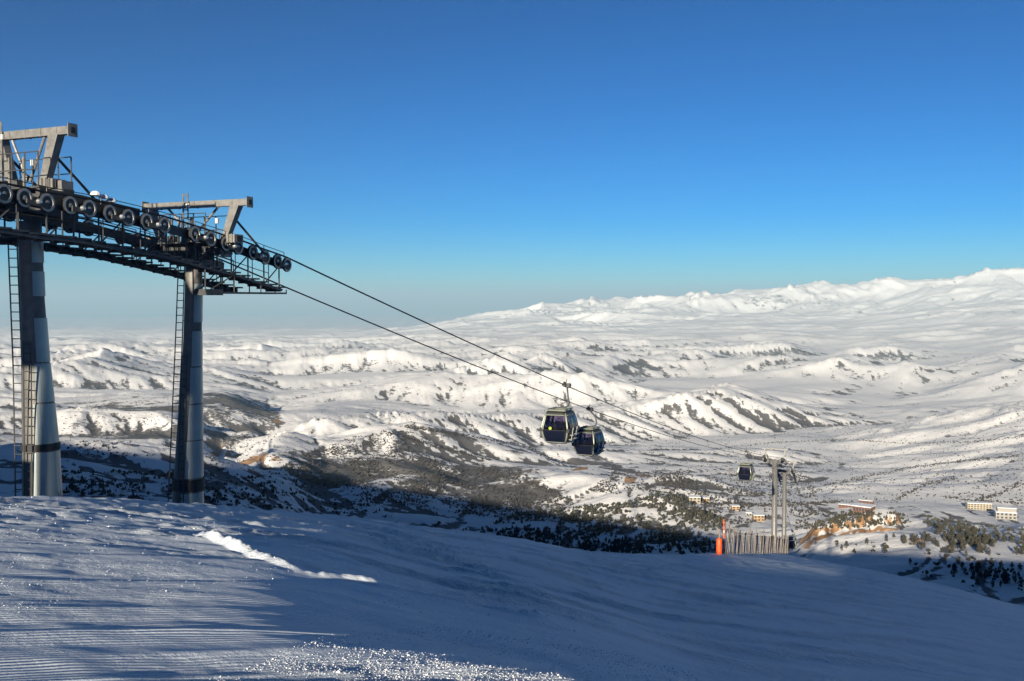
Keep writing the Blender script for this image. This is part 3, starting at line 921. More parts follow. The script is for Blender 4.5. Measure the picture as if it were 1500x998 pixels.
def train_parts(root, pts, side, n_sheaves=None, upper=False):
    """one sheave train: beam, rockers, sheaves, stepped walkway, handrail"""
    sgn = 1 if side == 0 else -1                    # outwards
    Q = [p - N * GAUGE * side for p in pts]
    inn = -N * sgn
    mb = MB()
    for a, b in zip(Q[:-1], Q[1:]):
        mb.bar(a + inn * 0.20 - UP * 0.02, b + inn * 0.20 - UP * 0.02, 0.12, 0.30)
    part(mb, 'train_beam', M['galv_dark'], root)
    if upper:
        mb = MB()
        for a, b in zip(Q[3:8], Q[4:9]):
            mb.bar(a + inn * 0.34 + UP * 0.26, b + inn * 0.34 + UP * 0.26, 0.16, 0.34)
        part(mb, 'upper_beam', M['galv_dark'], root)
    ns_ = n_sheaves or len(Q)
    for k in range(ns_):
        put_sheave(root, Q[k])
    for k in range(0, ns_ - 1, 2):
        a, b = Q[k], Q[k + 1]
        mb = MB(); mb.bar(a - inn * 0.10 - UP * 0.10, b - inn * 0.10 - UP * 0.10, 0.05, 0.16)
        r_ = part(mb, 'rocker_arm', M['galv_dark'], root)
        mb = MB()
        mb.lathe([(0.0, 0.10), (0.06, 0.09), (0.085, 0.0)], (a + b) / 2 - inn * 0.125 - UP * 0.04, -inn, 12)
        part(mb, 'pivot_cap', M['bright'], r_)
    # walkway: level grating steps that follow the slope of the rope
    L = [0.0]
    for a, b in zip(Q[:-1], Q[1:]): L.append(L[-1] + (b - a).length)
    def along(s):
        for k in range(len(Q) - 1):
            if s <= L[k + 1] or k == len(Q) - 2:
                return Q[k].lerp(Q[k + 1], (s - L[k]) / (L[k + 1] - L[k]))
    s = 0.2
    prev = None
    while s < L[-1] + 0.35:
        p = along(s) + inn * 0.52 - UP * 0.92
        mb = MB()
        mb.box(p + inn * 0.1, D, N, UP, 0.57, 0.86, 0.06)
        mb.box(p + inn * 0.1 - UP * 0.10, D, N, UP, 0.10, 0.70, 0.16)
        part(mb, 'grating_step', M['galv_dark'], root)
        s += 0.58
    # hangers, stringers and diagonals that carry the steps
    mb = MB()
    for off in (0.24, 0.80):
        for a, b in zip(Q[:-1], Q[1:]): mb.bar(a + inn * off - UP * 1.02, b + inn * off - UP * 1.02, 0.05, 0.09)
    s = 0.3; k = 0
    while s < L[-1]:
        p = along(s)
        mb.tube([p + inn * 0.24 - UP * 0.05, p + inn * 0.24 - UP * 1.0], 0.03, 6)
        if k % 2 == 0 and s + 1.0 < L[-1]:
            q = along(s + 1.0)
            mb.tube([p + inn * 0.24 - UP * 1.0, q + inn * 0.24 - UP * 0.1], 0.025, 6)
        s += 1.0; k += 1
    part(mb, 'walkway_frame', M['galv_dark'], root)
    mb = MB()
    s = 0.1
    tops = []
    while s <= L[-1] + 0.01:
        p = along(s) + inn * 0.82 - UP * 0.9
        mb.tube([p, p + UP * 1.1], 0.018, 6); tops.append(p)
        s += (L[-1] - 0.2) / 5
    for h in (0.55, 1.1): mb.tube([t + UP * h for t in tops], 0.016, 6)
    part(mb, 'handrail', M['galv_dark'], root)
    mb = MB()
    s = 0.1; tops = []
    while s <= L[-1] + 0.01:
        p = along(s) + inn * 0.06 + UP * 0.25
        mb.tube([p - UP * 0.2, p + UP * 0.22], 0.015, 5); tops.append(p + UP * 0.22)
        s += (L[-1] - 0.2) / 4
    mb.tube(tops, 0.014, 5)
    part(mb, 'rope_catcher', M['galv_dark'], root)

def shell(mb, c0, c1, r0, r1, a0, a1, ref, n=14, th=0.015):
    """curved sheet round a tapered pole; angles from ref, positive to the right"""
    right = Vector((-ref.y, ref.x, 0))
    vs = []
    for (c, r) in ((c0, r0), (c1, r1)):
        for rr in (r, r + th):
            for k in range(n + 1):
                a = a0 + (a1 - a0) * k / n
                vs.append(c + (ref * math.cos(a) + right * math.sin(a)) * rr)
    m = n + 1
    fs = []
    for k in range(n):
        fs.append((m + k, m + k + 1, 3 * m + k + 1, 3 * m + k))            # outer
        fs.append((k + 1, k, 2 * m + k, 2 * m + k + 1))                    # inner
        fs.append((k, k + 1, m + k + 1, m + k))                            # end
        fs.append((2 * m + k + 1, 2 * m + k, 3 * m + k, 3 * m + k + 1))
    fs += [(0, m, 3 * m, 2 * m), (m - 1, 3 * m - 1, 4 * m - 1, 2 * m - 1)[::-1]]
    mb.add(vs, fs)

def tower_pole(root, prof, Y, panels, bands, top_z, base_z):
    """prof: list of (py, px left, px right)"""
    cs = []
    for py, a, b in prof:
        c = at((a + b) / 2, py, Y); r = (b - a) / 2 / F * Y
        cs.append((c, r))
    (ct, rt), (cb, rb) = cs[0], cs[-1]
    top = ct.copy(); top.z = top_z
    bot = cb + (cb - cs[-2][0]) * ((cb.z - base_z) / (cs[-2][0].z - cb.z))
    pts = [top] + [c for c, r in cs] + [bot]
    rs = [rt] + [r for c, r in cs] + [rb * 1.08]
    mb = MB(); mb.tube(pts, rs, 28)
    pole = part(mb, 'pole', M['pole'], root, True)
    def cr(py):
        pys = [p[0] for p in prof]
        xa = np.interp(py, pys, [p[1] for p in prof]); xb = np.interp(py, pys, [p[2] for p in prof])
        return at((xa + xb) / 2, py, Y), (xb - xa) / 2 / F * Y
    ref = Vector((-ct.x, -ct.y, 0)).normalized()
    for (p0, p1, l0) in panels:
        c0, r0 = cr(p0); c1, r1 = cr(p1)
        mb = MB(); shell(mb, c0, c1, r0 + 0.006, r1 + 0.006, math.radians(l0), math.radians(125), ref, th=0.02)
        part(mb, 'pole_panel', M['panel'], pole, False)
    for (p0, p1) in bands:
        c0, r0 = cr(p0); c1, r1 = cr(p1)
        mb = MB(); mb.lathe([(r1 + 0.05, (c1 - c0).length), (r0 + 0.05, 0), ], c0, (c1 - c0).normalized(), 28)
        mb.lathe([(r0 + 0.05, 0), (r0, 0)], c0, (c1 - c0).normalized(), 28)
        mb.lathe([(r1 + 0.05, (c1 - c0).length), (r1, (c1 - c0).length)], c0, (c1 - c0).normalized(), 28)
        part(mb, 'clamp_band', M['rubber'], pole)
    # flange rings
    return pole

# ---- near twin towers
Y1, Y2 = 30.7, 37.2
def ext(poly, Y): return [at(px, py, Y) for px, py in poly]
g1 = ground(at(62, 722, Y1).x, Y1); g2 = ground(at(275, 735, Y2).x, Y2)
tw1 = empty('lift_tower', (at(62, 722, Y1).x, Y1, g1), 'steel lift tower with tall ladder, the first of the two joined towers on the crest', 'lift tower', 'lift towers')
p1 = at(44, 345, Y1)
tower_pole(tw1, [(345, 28, 60), (440, 31, 64), (530, 34, 71), (640, 35, 83), (722, 35, 89)], Y1,
    [(347, 385, 4), (398, 434, 3), (466, 530, 2), (532, 588, -8), (590.5, 648, -17), (660, 745, -25)], [(649, 658.5)], 2.55, g1 - 0.6)
ladder(tw1, 'outer_ladder', ext([(11, 333), (19, 530), (23, 735)], Y1 + 0.1), ext([(24, 333), (32, 530), (34, 735)], Y1 + 0.1), 0.28, M['galv_dark'])
ladder(tw1, 'pole_ladder', ext([(34, 500), (36, 735)], Y1 - 0.62), ext([(45.5, 500), (47, 735)], Y1 - 0.62), 0.28, M['galv_dark'])
for py in (352, 400, 466, 540, 600, 665):
    mb = MB(); mb.tube([at(np.interp(py, [333, 530, 735], [24, 32, 34]), py, Y1 + 0.1), at(np.interp(py, [345, 722], [34, 44]), py, Y1)], 0.02, 6)
    part(mb, 'ladder_bracket', M['galv_dark'], tw1)
pc1 = Vector((at(44, 345, Y1).x, Y1, 0))
twin_tower_head(tw1, pc1, None, 5.25, (-1.85, 1.83), (0.70, 1.18), 3.55, -1.05)
for sd in (0, 1): train_parts(tw1, TRAIN[:11], sd, 10, True)

tw2 = empty('lift_tower', (at(275, 735, Y2).x, Y2, g2), 'steel lift tower carrying the outer end of the sheave trains above the crest', 'lift tower', 'lift towers')
tower_pole(tw2, [(400, 272, 296), (500, 269, 295), (600, 262, 296), (735, 253, 297)], Y2,
    [(416, 472, 4), (485, 536, -2), (538, 590, -6), (592, 643, -10), (645, 698, -18), (720, 760, -25)], [(700, 717)], 1.75, g2 - 0.8)
ladder(tw2, 'outer_ladder', ext([(262, 372), (257, 500), (246, 745)], Y2 + 0.1), ext([(271, 372), (267, 500), (255, 745)], Y2 + 0.1), 0.28, M['galv_dark'])
ladder(tw2, 'pole_ladder', ext([(266, 522), (260, 745)], Y2 - 0.60), ext([(274, 522), (268, 745)], Y2 - 0.60), 0.28, M['galv_dark'])
for py in (410, 470, 530, 600, 660):
    mb = MB(); mb.tube([at(np.interp(py, [372, 500, 745], [271, 267, 255]), py, Y2 + 0.1), at(np.interp(py, [400, 735], [276, 262]), py, Y2)], 0.02, 6)
    part(mb, 'ladder_bracket', M['galv_dark'], tw2)
pc2 = Vector((at(284, 400, Y2).x, Y2, 0))
twin_tower_head(tw2, pc2, None, 3.72, (-2.3, 2.6), (1.55, 2.02), 2.30, -0.2)
for sd in (0, 1): train_parts(tw2, TRAIN[10:], sd)
# lower service frame hanging under the outer end of the right-hand train
for sd in (0,):
    mb = MB()
    off = -N * GAUGE * sd
    inn = -N if sd == 0 else N
    e = TRAIN[-1] + off
    a = TRAIN[11] + off
    lo = e.z - 1.15
    for o_ in (0.25, 0.80):
        pa, pe = a + inn * o_, e + inn * o_ + D * 0.3
        pa.z = lo - 0.02; pe.z = lo
        mb.bar(pa, pe, 0.06, 0.07)
        for k in (0.0, 0.33, 0.66, 1.0):
            q = pa.lerp(pe, k); z2 = a.lerp(e, k).z - 1.0
            mb.tube([q, Vector((q.x, q.y, z2))], 0.025, 6)
        mb.tube([pa, Vector((pa.lerp(pe, .33).x, pa.lerp(pe, .33).y, a.lerp(e, .33).z - 1.0))], 0.025, 6)
    part(mb, 'service_frame', M['galv_dark'], tw2)
    mb = MB(); mb.box((a + inn * 0.5 + D * 0.5) * 1.0 + UP * (lo - a.z), D, N, UP, 0.9, 0.55, 0.22)
    part(mb, 'service_box', M['galv_dark'], tw2)
# clumps of snow lying on the first tower's head
mb = MB()
for (px, py) in ((140, 284), (152, 289), (163, 294)):
    u = (px - 750) / F; Yq = 25.97 / (D.x / D.y - u) + 0.25
    c = at(px, py, Yq)
    mb.lathe([(0.02, 0.09), (0.10, 0.07), (0.16, 0.0), (0.15, -0.05)], c, UP, 10)
part(mb, 'snow_cap', M['crumb'], tw1)

# ---- far twin tower
FA, FB = Vector((48.4, 180, 0)), Vector((53.7, 192.5, 0))
def far_tower(c, topz, basez, r0, r1, tr, label, gant):
    root = empty('lift_tower', (c.x, c.y, basez), label, 'lift tower', 'lift towers')
    mb = MB(); mb.tube([c + UP * (basez - 1), c + UP * (basez + (topz - basez) * .5), c + UP * topz], [r1, (r0 + r1) / 2, r0], 18)
    part(mb, 'pole', M['galv'], root, True)
    for k in range(3):
        z = basez + (topz - basez) * (0.25 + 0.25 * k)
        mb = MB(); mb.lathe([(r1 + 0.02, -0.08), (r1 + 0.03, 0.08)], c + UP * z, UP, 18)
        part(mb, 'flange', M['pole'], root)
    a = c - N * 0.15 - D * (r1 + 0.25)
    ladder(root, 'ladder', [a + UP * (basez + 0.5), a + UP * topz], [a + N * 0.4 + UP * (basez + 0.5), a + N * 0.4 + UP * topz], 0.3, M['galv'], 0.025)
    mb = MB(); mb.box(c + UP * topz, N, D, UP, 4.2, 0.5, 0.5)
    part(mb, 'crossarm', M['galv_dark'], root)
    for sg in (-1, 1):
        pts = [c + N * sg * 1.7 + D * s_ + UP * (topz + z_) for s_, z_ in tr]
        mb = MB()
        for p_, q_ in zip(pts[:-1], pts[1:]): mb.bar(p_ - N * sg * 0.2, q_ - N * sg * 0.2, 0.2, 0.45)
        part(mb, 'train_beam', M['galv_dark'], root)
        for p_ in pts: put_sheave(root, p_ + UP * 0.15)
        for p_, q_ in zip(pts[:-1], pts[1:]):
            mb = MB(); mb.box((p_ + q_) / 2 - N * sg * 0.7 - UP * 0.8, D, N, UP, (q_ - p_).length * 0.9, 0.6, 0.07)
            part(mb, 'grating_step', M['galv_dark'], root)
        mb = MB()
        for p_ in pts: mb.tube([p_ - N * sg * 0.95 - UP * 0.8, p_ - N * sg * 0.95 + UP * 0.35], 0.03, 5)
        mb.tube([p_ - N * sg * 0.95 + UP * 0.35 for p_ in pts], 0.03, 5)
        part(mb, 'handrail', M['galv'], root)
        mb = MB(); mb.bar(c + N * sg * 1.4 + UP * (topz + 0.2), c + N * sg * 1.9 + UP * (topz + gant), 0.22, 0.22)
        part(mb, 'gantry_post', M['galv'], root)
    mb = MB(); mb.box(c + UP * (topz + gant), N, D, UP, 4.6, 0.2, 0.2)
    part(mb, 'gantry_beam', M['galv'], root)
    return root
zA = at(1137, 676, 180).z; zB = at(1155, 690, 192.5).z
gA = ground(FA.x, FA.y); gB = ground(FB.x, FB.y)
trA = [(-4.2, 0.95), (-3.2, 0.8), (-2.2, 0.6), (-1.1, 0.4), (0, 0.15), (1.1, -0.15), (2.2, -0.5), (3.2, -0.9)]
trB = [(-3.0, 0.75), (-2.0, 0.5), (-1.0, 0.2), (0, -0.15), (1.0, -0.55), (2.0, -1.05), (3.0, -1.65), (3.9, -2.3), (4.7, -2.95)]
far_tower(FA, zA, gA, 0.46, 0.66, trA, 'slim grey lift tower beside the slatted fence, the thicker of two poles', 2.3)
far_tower(FB, zB, gB, 0.40, 0.56, trB, 'slim grey lift tower downhill of the thicker pole near the fence', 1.9)

# ---- wire ropes
def catenary(a, b, sag, n):
    return [a.lerp(b, k / n) - UP * sag * 4 * (k / n) * (1 - k / n) for k in range(n + 1)]
GRIP = {}
C4 = None
for sd in (0, 1):
    top = UP * (SR + 0.03)
    near = [p - N * GAUGE * sd + top for p in TRAIN]
    up_ = near[0] - D * 14 + UP * 1.0
    sg = 1 if sd == 0 else -1
    fa = [FA + N * sg * 1.7 + D * s_ + UP * (zA + z_ + 0.15 + SR) for s_, z_ in trA]
    fb = [FB + N * sg * 1.7 + D * s_ + UP * (zB + z_ + 0.15 + SR) for s_, z_ in trB]
    span = catenary(near[-1], fa[0], 1.55, 60)
    tail0 = fb[-1]
    tail1 = tail0 + D * 27 - UP * 19.0
    tail = catenary(tail0, tail1, 0.2, 6) + [tail1 + D * 400 - UP * 90]
    mb = MB(); mb.tube([up_] + near + span[1:] + fa[1:] + fb + tail[1:], 0.034, 6)
    o = mb.build('haul_rope', M['rope'], None, near[0])
    tag(o, ('dark haul rope running over the front row of sheaves, carrying the larger cabin' if sd == 0 else 'dark haul rope behind, carrying the lower blue sided cabin'), 'cable', 'haul ropes of the lift')
    GRIP[sd] = span
    GRIP[(sd, 't')] = tail

def on_rope(sd, Y):
    sp = GRIP[sd]
    for a, b in zip(sp[:-1], sp[1:]):
        if a.y <= Y <= b.y: return a.lerp(b, (Y - a.y) / (b.y - a.y))

# ---- cabins
def cabin(grip, label, side, yaw=0.0, sticker=False, blue=False, lime_side=False, loop=False, H=2.35, hang=1.75, shift=0.0):
    Dd = Vector((D.x * math.cos(yaw) + D.y * math.sin(yaw), -D.x * math.sin(yaw) + D.y * math.cos(yaw), 0))
    Nn = Vector((Dd.y, -Dd.x, 0))
    out = 1 if side == 0 else -1
    root = empty('gondola_cabin', grip - UP * (hang + H), label, 'gondola cabin', 'gondola cabins on the ropes')
    c0 = Vector((grip.x, grip.y, grip.z - hang - H)) + N * shift
    lev = [(0.0, 0.70), (0.10, 0.76), (0.45, 0.90), (0.95, 1.0), (1.25, 0.99), (1.85, 0.86), (2.20, 0.74), (2.32, 0.62)]
    HL, HW, CH = 1.22, 1.08, 0.74          # half length, half width, chamfer start
    def sc(z): return float(np.interp(z, [a for a, b in lev], [b for a, b in lev]))
    def P(face, a, z, proud=0.0):
        k = sc(z)
        if face == 'back':  q = -Dd * (HL * k + proud) + Nn * a * HW * k
        elif face == 'front': q = Dd * (HL * k + proud) - Nn * a * HW * k
        elif face == 'right': q = Nn * (HW * k + proud) + Dd * a * HL * k
        else: q = -Nn * (HW * k + proud) - Dd * a * HL * k
        return c0 + q + UP * z
    def panel(face, a0, a1, z0, z1, proud, nz=5, th=0.02):
        mb = MB(); vs = []
        for lay in (proud, proud - th):
            for i in range(nz + 1):
                z = z0 + (z1 - z0) * i / nz
                vs += [P(face, a0, z, lay), P(face, a1, z, lay)]
        m = 2 * (nz + 1)
        fs = []
        for i in range(nz):
            fs.append((2 * i, 2 * i + 1, 2 * i + 3, 2 * i + 2))
            fs.append((m + 2 * i, m + 2 * i + 2, m + 2 * i + 3, m + 2 * i + 1))
            fs.append((2 * i, 2 * i + 2, m + 2 * i + 2, m + 2 * i)); fs.append((2 * i + 1, m + 2 * i + 1, m + 2 * i + 3, 2 * i + 3))
        fs += [(0, m, m + 1, 1), (m - 2, m - 1, 2 * m - 1, 2 * m - 2)]
        mb.add(vs, fs)
        return mb
    # shell
    mb = MB(); vs = []; fs = []
    for zs in ([0.0, 0.1, 0.28, 0.45, 0.7, 0.95, 1.0], [1.99, 2.05, 2.2, 2.32]):
     vs = []; fs = []
     for z in zs:
        k = sc(z)
        for (s1, s2) in ((-CH, -1), (CH, -1), (1, -CH), (1, CH), (CH, 1), (-CH, 1), (-1, CH), (-1, -CH)):
            vs.append(c0 + Nn * s1 * HW * k + Dd * s2 * HL * k + UP * z)
     for i in range(len(zs) - 1):
        for k in range(8):
            fs.append((i * 8 + k, i * 8 + (k + 1) % 8, (i + 1) * 8 + (k + 1) % 8, (i + 1) * 8 + k))
     fs.append(tuple(range(8))[::-1]); fs.append(tuple((len(zs) - 1) * 8 + k for k in range(8)))
     mb = MB(); mb.add(vs, fs)
     part(mb, 'body' if zs[0] < 1 else 'roof', M['cab_dark'], root)
    # benches seen through the glass
    for s1 in (-1, 1):
        mb = MB(); mb.box(c0 + Dd * s1 * 0.72 + UP * 1.08, Nn, Dd, UP, 1.3, 0.12, 0.62)
        part(mb, 'seat_back', M['cab_dark'], root)
    # curved corner panes
    for (s1, s2) in ((1, -1), (1, 1), (-1, 1), (-1, -1)):
        mb = MB(); vs = []
        zz = [1.0, 1.25, 1.5, 1.75, 2.0]
        for lay in (1.0, 0.985):
            for z in zz:
                k = sc(z) * lay
                vs += [c0 + Nn * s1 * CH * HW * k + Dd * s2 * HL * k + UP * z, c0 + Nn * s1 * HW * k + Dd * s2 * CH * HL * k + UP * z]
        m_ = 2 * len(zz)
        fs = []
        for i in range(len(zz) - 1):
            fs.append((2 * i, 2 * i + 1, 2 * i + 3, 2 * i + 2)); fs.append((m_ + 2 * i, m_ + 2 * i + 2, m_ + 2 * i + 3, m_ + 2 * i + 1))
        mb.add(vs, fs)
        part(mb, 'corner_pane', M['cab_pane'], root)
    for face in ('back', 'front', 'right', 'left'):
        g = M['cab_pane_blue'] if (blue and face in ('right', 'left')) else M['cab_pane']
        part(panel(face, -CH, CH, 0.14, 0.98, 0.02), 'lower_panel', M['cab_blue'] if (blue and face in ('right', 'left')) else M['cab_navy'], root)
        for (a0, a1) in ((-CH * 0.95, -0.03), (0.03, CH * 0.95)):
            part(panel(face, a0, a1, 1.02, 1.98, 0.02), 'window', g, root)
    # corner pillars
    for (s1, s2) in ((1, -1), (1, 1), (-1, 1), (-1, -1)):
        mb = MB(); pts = []
        for z in (0.12, 0.45, 0.95, 1.25, 1.6, 1.9, 2.18):
            k = sc(z)
            pts.append(c0 + Nn * s1 * HW * k * 0.90 + Dd * s2 * HL * k * 0.90 + UP * z)
        mb.tube(pts, 0.065, 8)
        part(mb, 'pillar', M['cab_silver'], root, True)
    # roof, floor rim and bumper
    mb = MB()
    mb.box(c0 + UP * 2.345, Nn, Dd, UP, 1.45, 1.62, 0.05)
    for s_ in (-0.62, 0.62): mb.tube([c0 + Nn * s_ - Dd * 0.95 + UP * 2.42, c0 + Nn * s_ + Dd * 0.95 + UP * 2.42], 0.04, 7)
    for s_ in (-0.85, 0.0, 0.85): mb.tube([c0 - Nn * 0.75 + Dd * s_ + UP * 2.40, c0 + Nn * 0.75 + Dd * s_ + UP * 2.40], 0.03, 7)
    part(mb, 'roof_rack', M['cab_silver'], root)
    for nm, z, gap, rr in (('window_frame', 2.05, 0.02, 0.035), ('floor_rim', 0.10, 0.01, 0.03)):
        k = sc(z) + gap
        ring = [c0 + (Nn * q[0] * HW + Dd * q[1] * HL) * k + UP * z for q in ((-CH, -1), (CH, -1), (1, -CH), (1, CH), (CH, 1), (-CH, 1), (-1, CH), (-1, -CH), (-CH, -1))]
        mb = MB(); mb.tube(ring, rr, 7)
        part(mb, nm, M['cab_silver'], root)
    for s1 in (-1, 1):
        for s2 in (-1, 1):
            mb = MB(); mb.box(c0 + Nn * s1 * 1.02 + Dd * s2 * 1.0 + UP * 0.98, Nn, Dd, UP, 0.20, 0.34, 0.26)
            part(mb, 'bumper', M['cab_dark'], root)
    # doors with ski racks on the right-hand side
    fc = 'right'
    mb = MB()
    for a0 in (-0.5, -0.02, 0.02, 0.5): 
        mb.bar(P(fc, a0, 0.2, 0.05), P(fc, a0, 2.0, 0.05), 0.03, 0.03, up=Nn)
    part(mb, 'door_frame', M['cab_dark'], root)
    mb = MB()
    for a0 in (-0.36, 0.34):
        for z in (0.30, 0.62):
            mb.box(P(fc, a0, z, 0.14), Nn, Dd, UP, 0.22, 0.55, 0.07)
    part(mb, 'ski_rack', M['cab_silver'], root)
    for (a0, m_) in ((-0.48, 'white'), (-0.30, 'cab_dark'), (0.24, 'white'), (0.40, 'cab_silver')):
        mb = MB(); mb.bar(P(fc, a0, 0.22, 0.18), P(fc, a0 + 0.03, 1.15, 0.16), 0.07, 0.02, up=Nn)
        part(mb, 'ski', M[m_], root)
    if lime_side:
        part(panel('right', -CH, CH, 0.25, 0.9, 0.045), 'lime_panel', M['lime'], root)
    if sticker:
        mb = MB(); mb.lathe([(0.0, 0.012), (0.115, 0.012), (0.12, 0.0)], P('back', -0.25, 1.12, 0.03), -Dd, 18)
        part(mb, 'round_sticker', M['lime'], root)
    # hanger and grip
    if loop:
        mb = MB()
        a, b = c0 - Nn * 0.98 + UP * 2.42, c0 + Nn * 0.98 + UP * 2.42
        t = grip - UP * 0.15
        mb.tube([c0 + UP * 2.4, c0 - Nn * 0.9 + UP * 2.48, c0 - Nn * 1.02 + UP * 2.7, c0 - Nn * 1.02 + UP * (H + hang - 0.25), c0 - Nn * 0.85 + UP * (H + hang - 0.05), c0 + Nn * 0.85 + UP * (H + hang - 0.05), c0 + Nn * 1.02 + UP * (H + hang - 0.25), c0 + Nn * 1.02 + UP * 2.7, c0 + Nn * 0.9 + UP * 2.48, c0 + UP * 2.4], 0.045, 8)
    else:
        g0 = grip + Nn * 0.12
        mb = MB()
        mb.tube([c0 - Nn * 0.55 + UP * 2.42, c0 - Nn * 0.2 + UP * 2.47, c0 + Nn * 0.35 + UP * 2.50, c0 + Nn * 0.62 + UP * 2.62, c0 + Nn * 0.72 + UP * 2.85, c0 + Nn * 0.62 + UP * 3.35, g0 - UP * 0.12], 0.065, 9)
    part(mb, 'hanger', M['galv_dark'] if not loop else M['galv'], root, True)
    mb = MB()
    rd = (D - UP * 0.22).normalized()
    mb.box(grip + UP * 0.0, N, rd, UP, 0.24, 0.9, 0.20)
    mb.box(grip + N * 0.2, N, rd, UP, 0.30, 0.34, 0.30)
    gr = part(mb, 'grip', M['galv_dark'], root)
    for s_ in (-0.42, 0.42):
        mb = MB(); mb.lathe([(0.0, 0.05), (0.12, 0.05), (0.12, -0.05), (0.0, -0.05)], grip + rd * s_ + UP * 0.10 + N * 0.05, N, 12)
        part(mb, 'roller', M['rubber'], gr)
    mb = MB(); mb.tube([grip + UP * 0.1, grip + UP * 0.45 + D * 0.25], 0.03, 6)
    part(mb, 'grip_lever', M['galv_dark'], gr)
    return root

gp = on_rope(0, 70.4)
cabin(gp, 'dark gondola cabin with round lime sticker on its window and skis in the rack', 0, sticker=True, shift=-0.45)
gp = on_rope(1, 86.0)
cabin(gp, 'small dark gondola cabin with blue side glass hanging just below the larger cabin', 1, yaw=math.radians(6), blue=True, hang=1.65)
gp = on_rope(0, 141.0)
cabin(gp, 'distant gondola cabin with lime side panel beside the slim grey tower', 0, yaw=math.radians(3), lime_side=True, loop=True)
tl = GRIP[(1, 't')]
gp = tl[0].lerp(tl[6], 0.80)
cabin(gp, 'dark gondola cabin half hidden behind the snow crest right of the fence', 1, hang=1.5)

# ---- unseen station added up the line; canopy and base shaped to shade the poles
def build_shade_station():
    c = pc1 - D * 21.0
    gz = ground(c.x, c.y)
    root = empty('unseen_shade_station', (c.x, c.y, gz), 'unseen canopy on columns, added up the line to shade the tower poles', 'shade canopy')
    P = lambda t, s_, z: c + N * t + D * s_ + UP * z
    mb = MB(); mb.box(P(0, 0, (gz - 1 - 0.6) / 2), N, D, UP, 3.2, 6.0, -0.6 - gz + 1)
    part(mb, 'base', M['wall_white'], root)
    for t in (-2.2, 2.25):
        for s_ in (-2.2, 2.2):
            mb = MB(); mb.tube([P(t, s_, gz - 0.5), P(t, s_, 3.9)], 0.14, 14)
            part(mb, 'column', M['galv'], root)
    mb = MB(); n = 10; vs = []; fs = []
    prof = [(-2.4, 3.8), (-2.6, 4.6), (-2.4, 6.0), (-1.6, 7.2), (0, 7.7), (1.6, 7.2), (2.4, 6.0), (2.6, 4.6), (2.4, 3.8)]
    for s_ in (-3.2, 3.2):
        for t, z in prof: vs.append(P(t, s_, z))
    m = len(prof)
    for k in range(m): fs.append((k, (k + 1) % m, m + (k + 1) % m, m + k))
    fs += [tuple(range(m))[::-1], tuple(range(m, 2 * m))]
    mb.add(vs, fs)
    part(mb, 'canopy', M['galv_dark'], root)
build_shade_station()

# ------------------------------------------------------------------ trees and scrub
def in_poly(px, py, poly):
    ins = np.zeros(len(px), bool)
    j = len(poly) - 1
    for i in range(len(poly)):
        xi, yi = poly[i]; xj, yj = poly[j]
        c = ((yi > py) != (yj > py)) & (px < (xj - xi) * (py - yi) / (yj - yi + 1e-9) + xi)
        ins ^= c
        j = i
    return ins

def sample_poly(poly, n):
    xs = [p[0] for p in poly]; ys = [p[1] for p in poly]
    px = RNG.uniform(min(xs), max(xs), n * 4); py = RNG.uniform(min(ys), max(ys), n * 4)
    m = in_poly(px, py, poly)
    px, py = px[m], py[m]
    # clumps: thin the sample with a noise
    P = hits(px, py)
    ok = ~np.isnan(P).any(1)
    P = P[ok]
    k = perlin(P[:, 0] / 70, P[:, 1] / 70, 401) + 0.5 * perlin(P[:, 0] / 22, P[:, 1] / 22, 402)
    P = P[k + RNG.uniform(-0.55, 0.55, len(P)) > -0.05]
    return P[:n]

def sample_line(pts, n, spread):
    res = []
    seg = [math.hypot(b[0] - a[0], b[1] - a[1]) for a, b in zip(pts[:-1], pts[1:])]
    for _ in range(n):
        d = random.uniform(0, sum(seg)); k = 0
        while d > seg[k] and k < len(seg) - 1: d -= seg[k]; k += 1
        t = d / seg[k]
        res.append((pts[k][0] + (pts[k + 1][0] - pts[k][0]) * t + random.gauss(0, spread), pts[k][1] + (pts[k + 1][1] - pts[k][1]) * t + random.gauss(0, spread * 0.35)))
    P = hits([r[0] for r in res], [r[1] for r in res])
    return P[~np.isnan(P).any(1)]

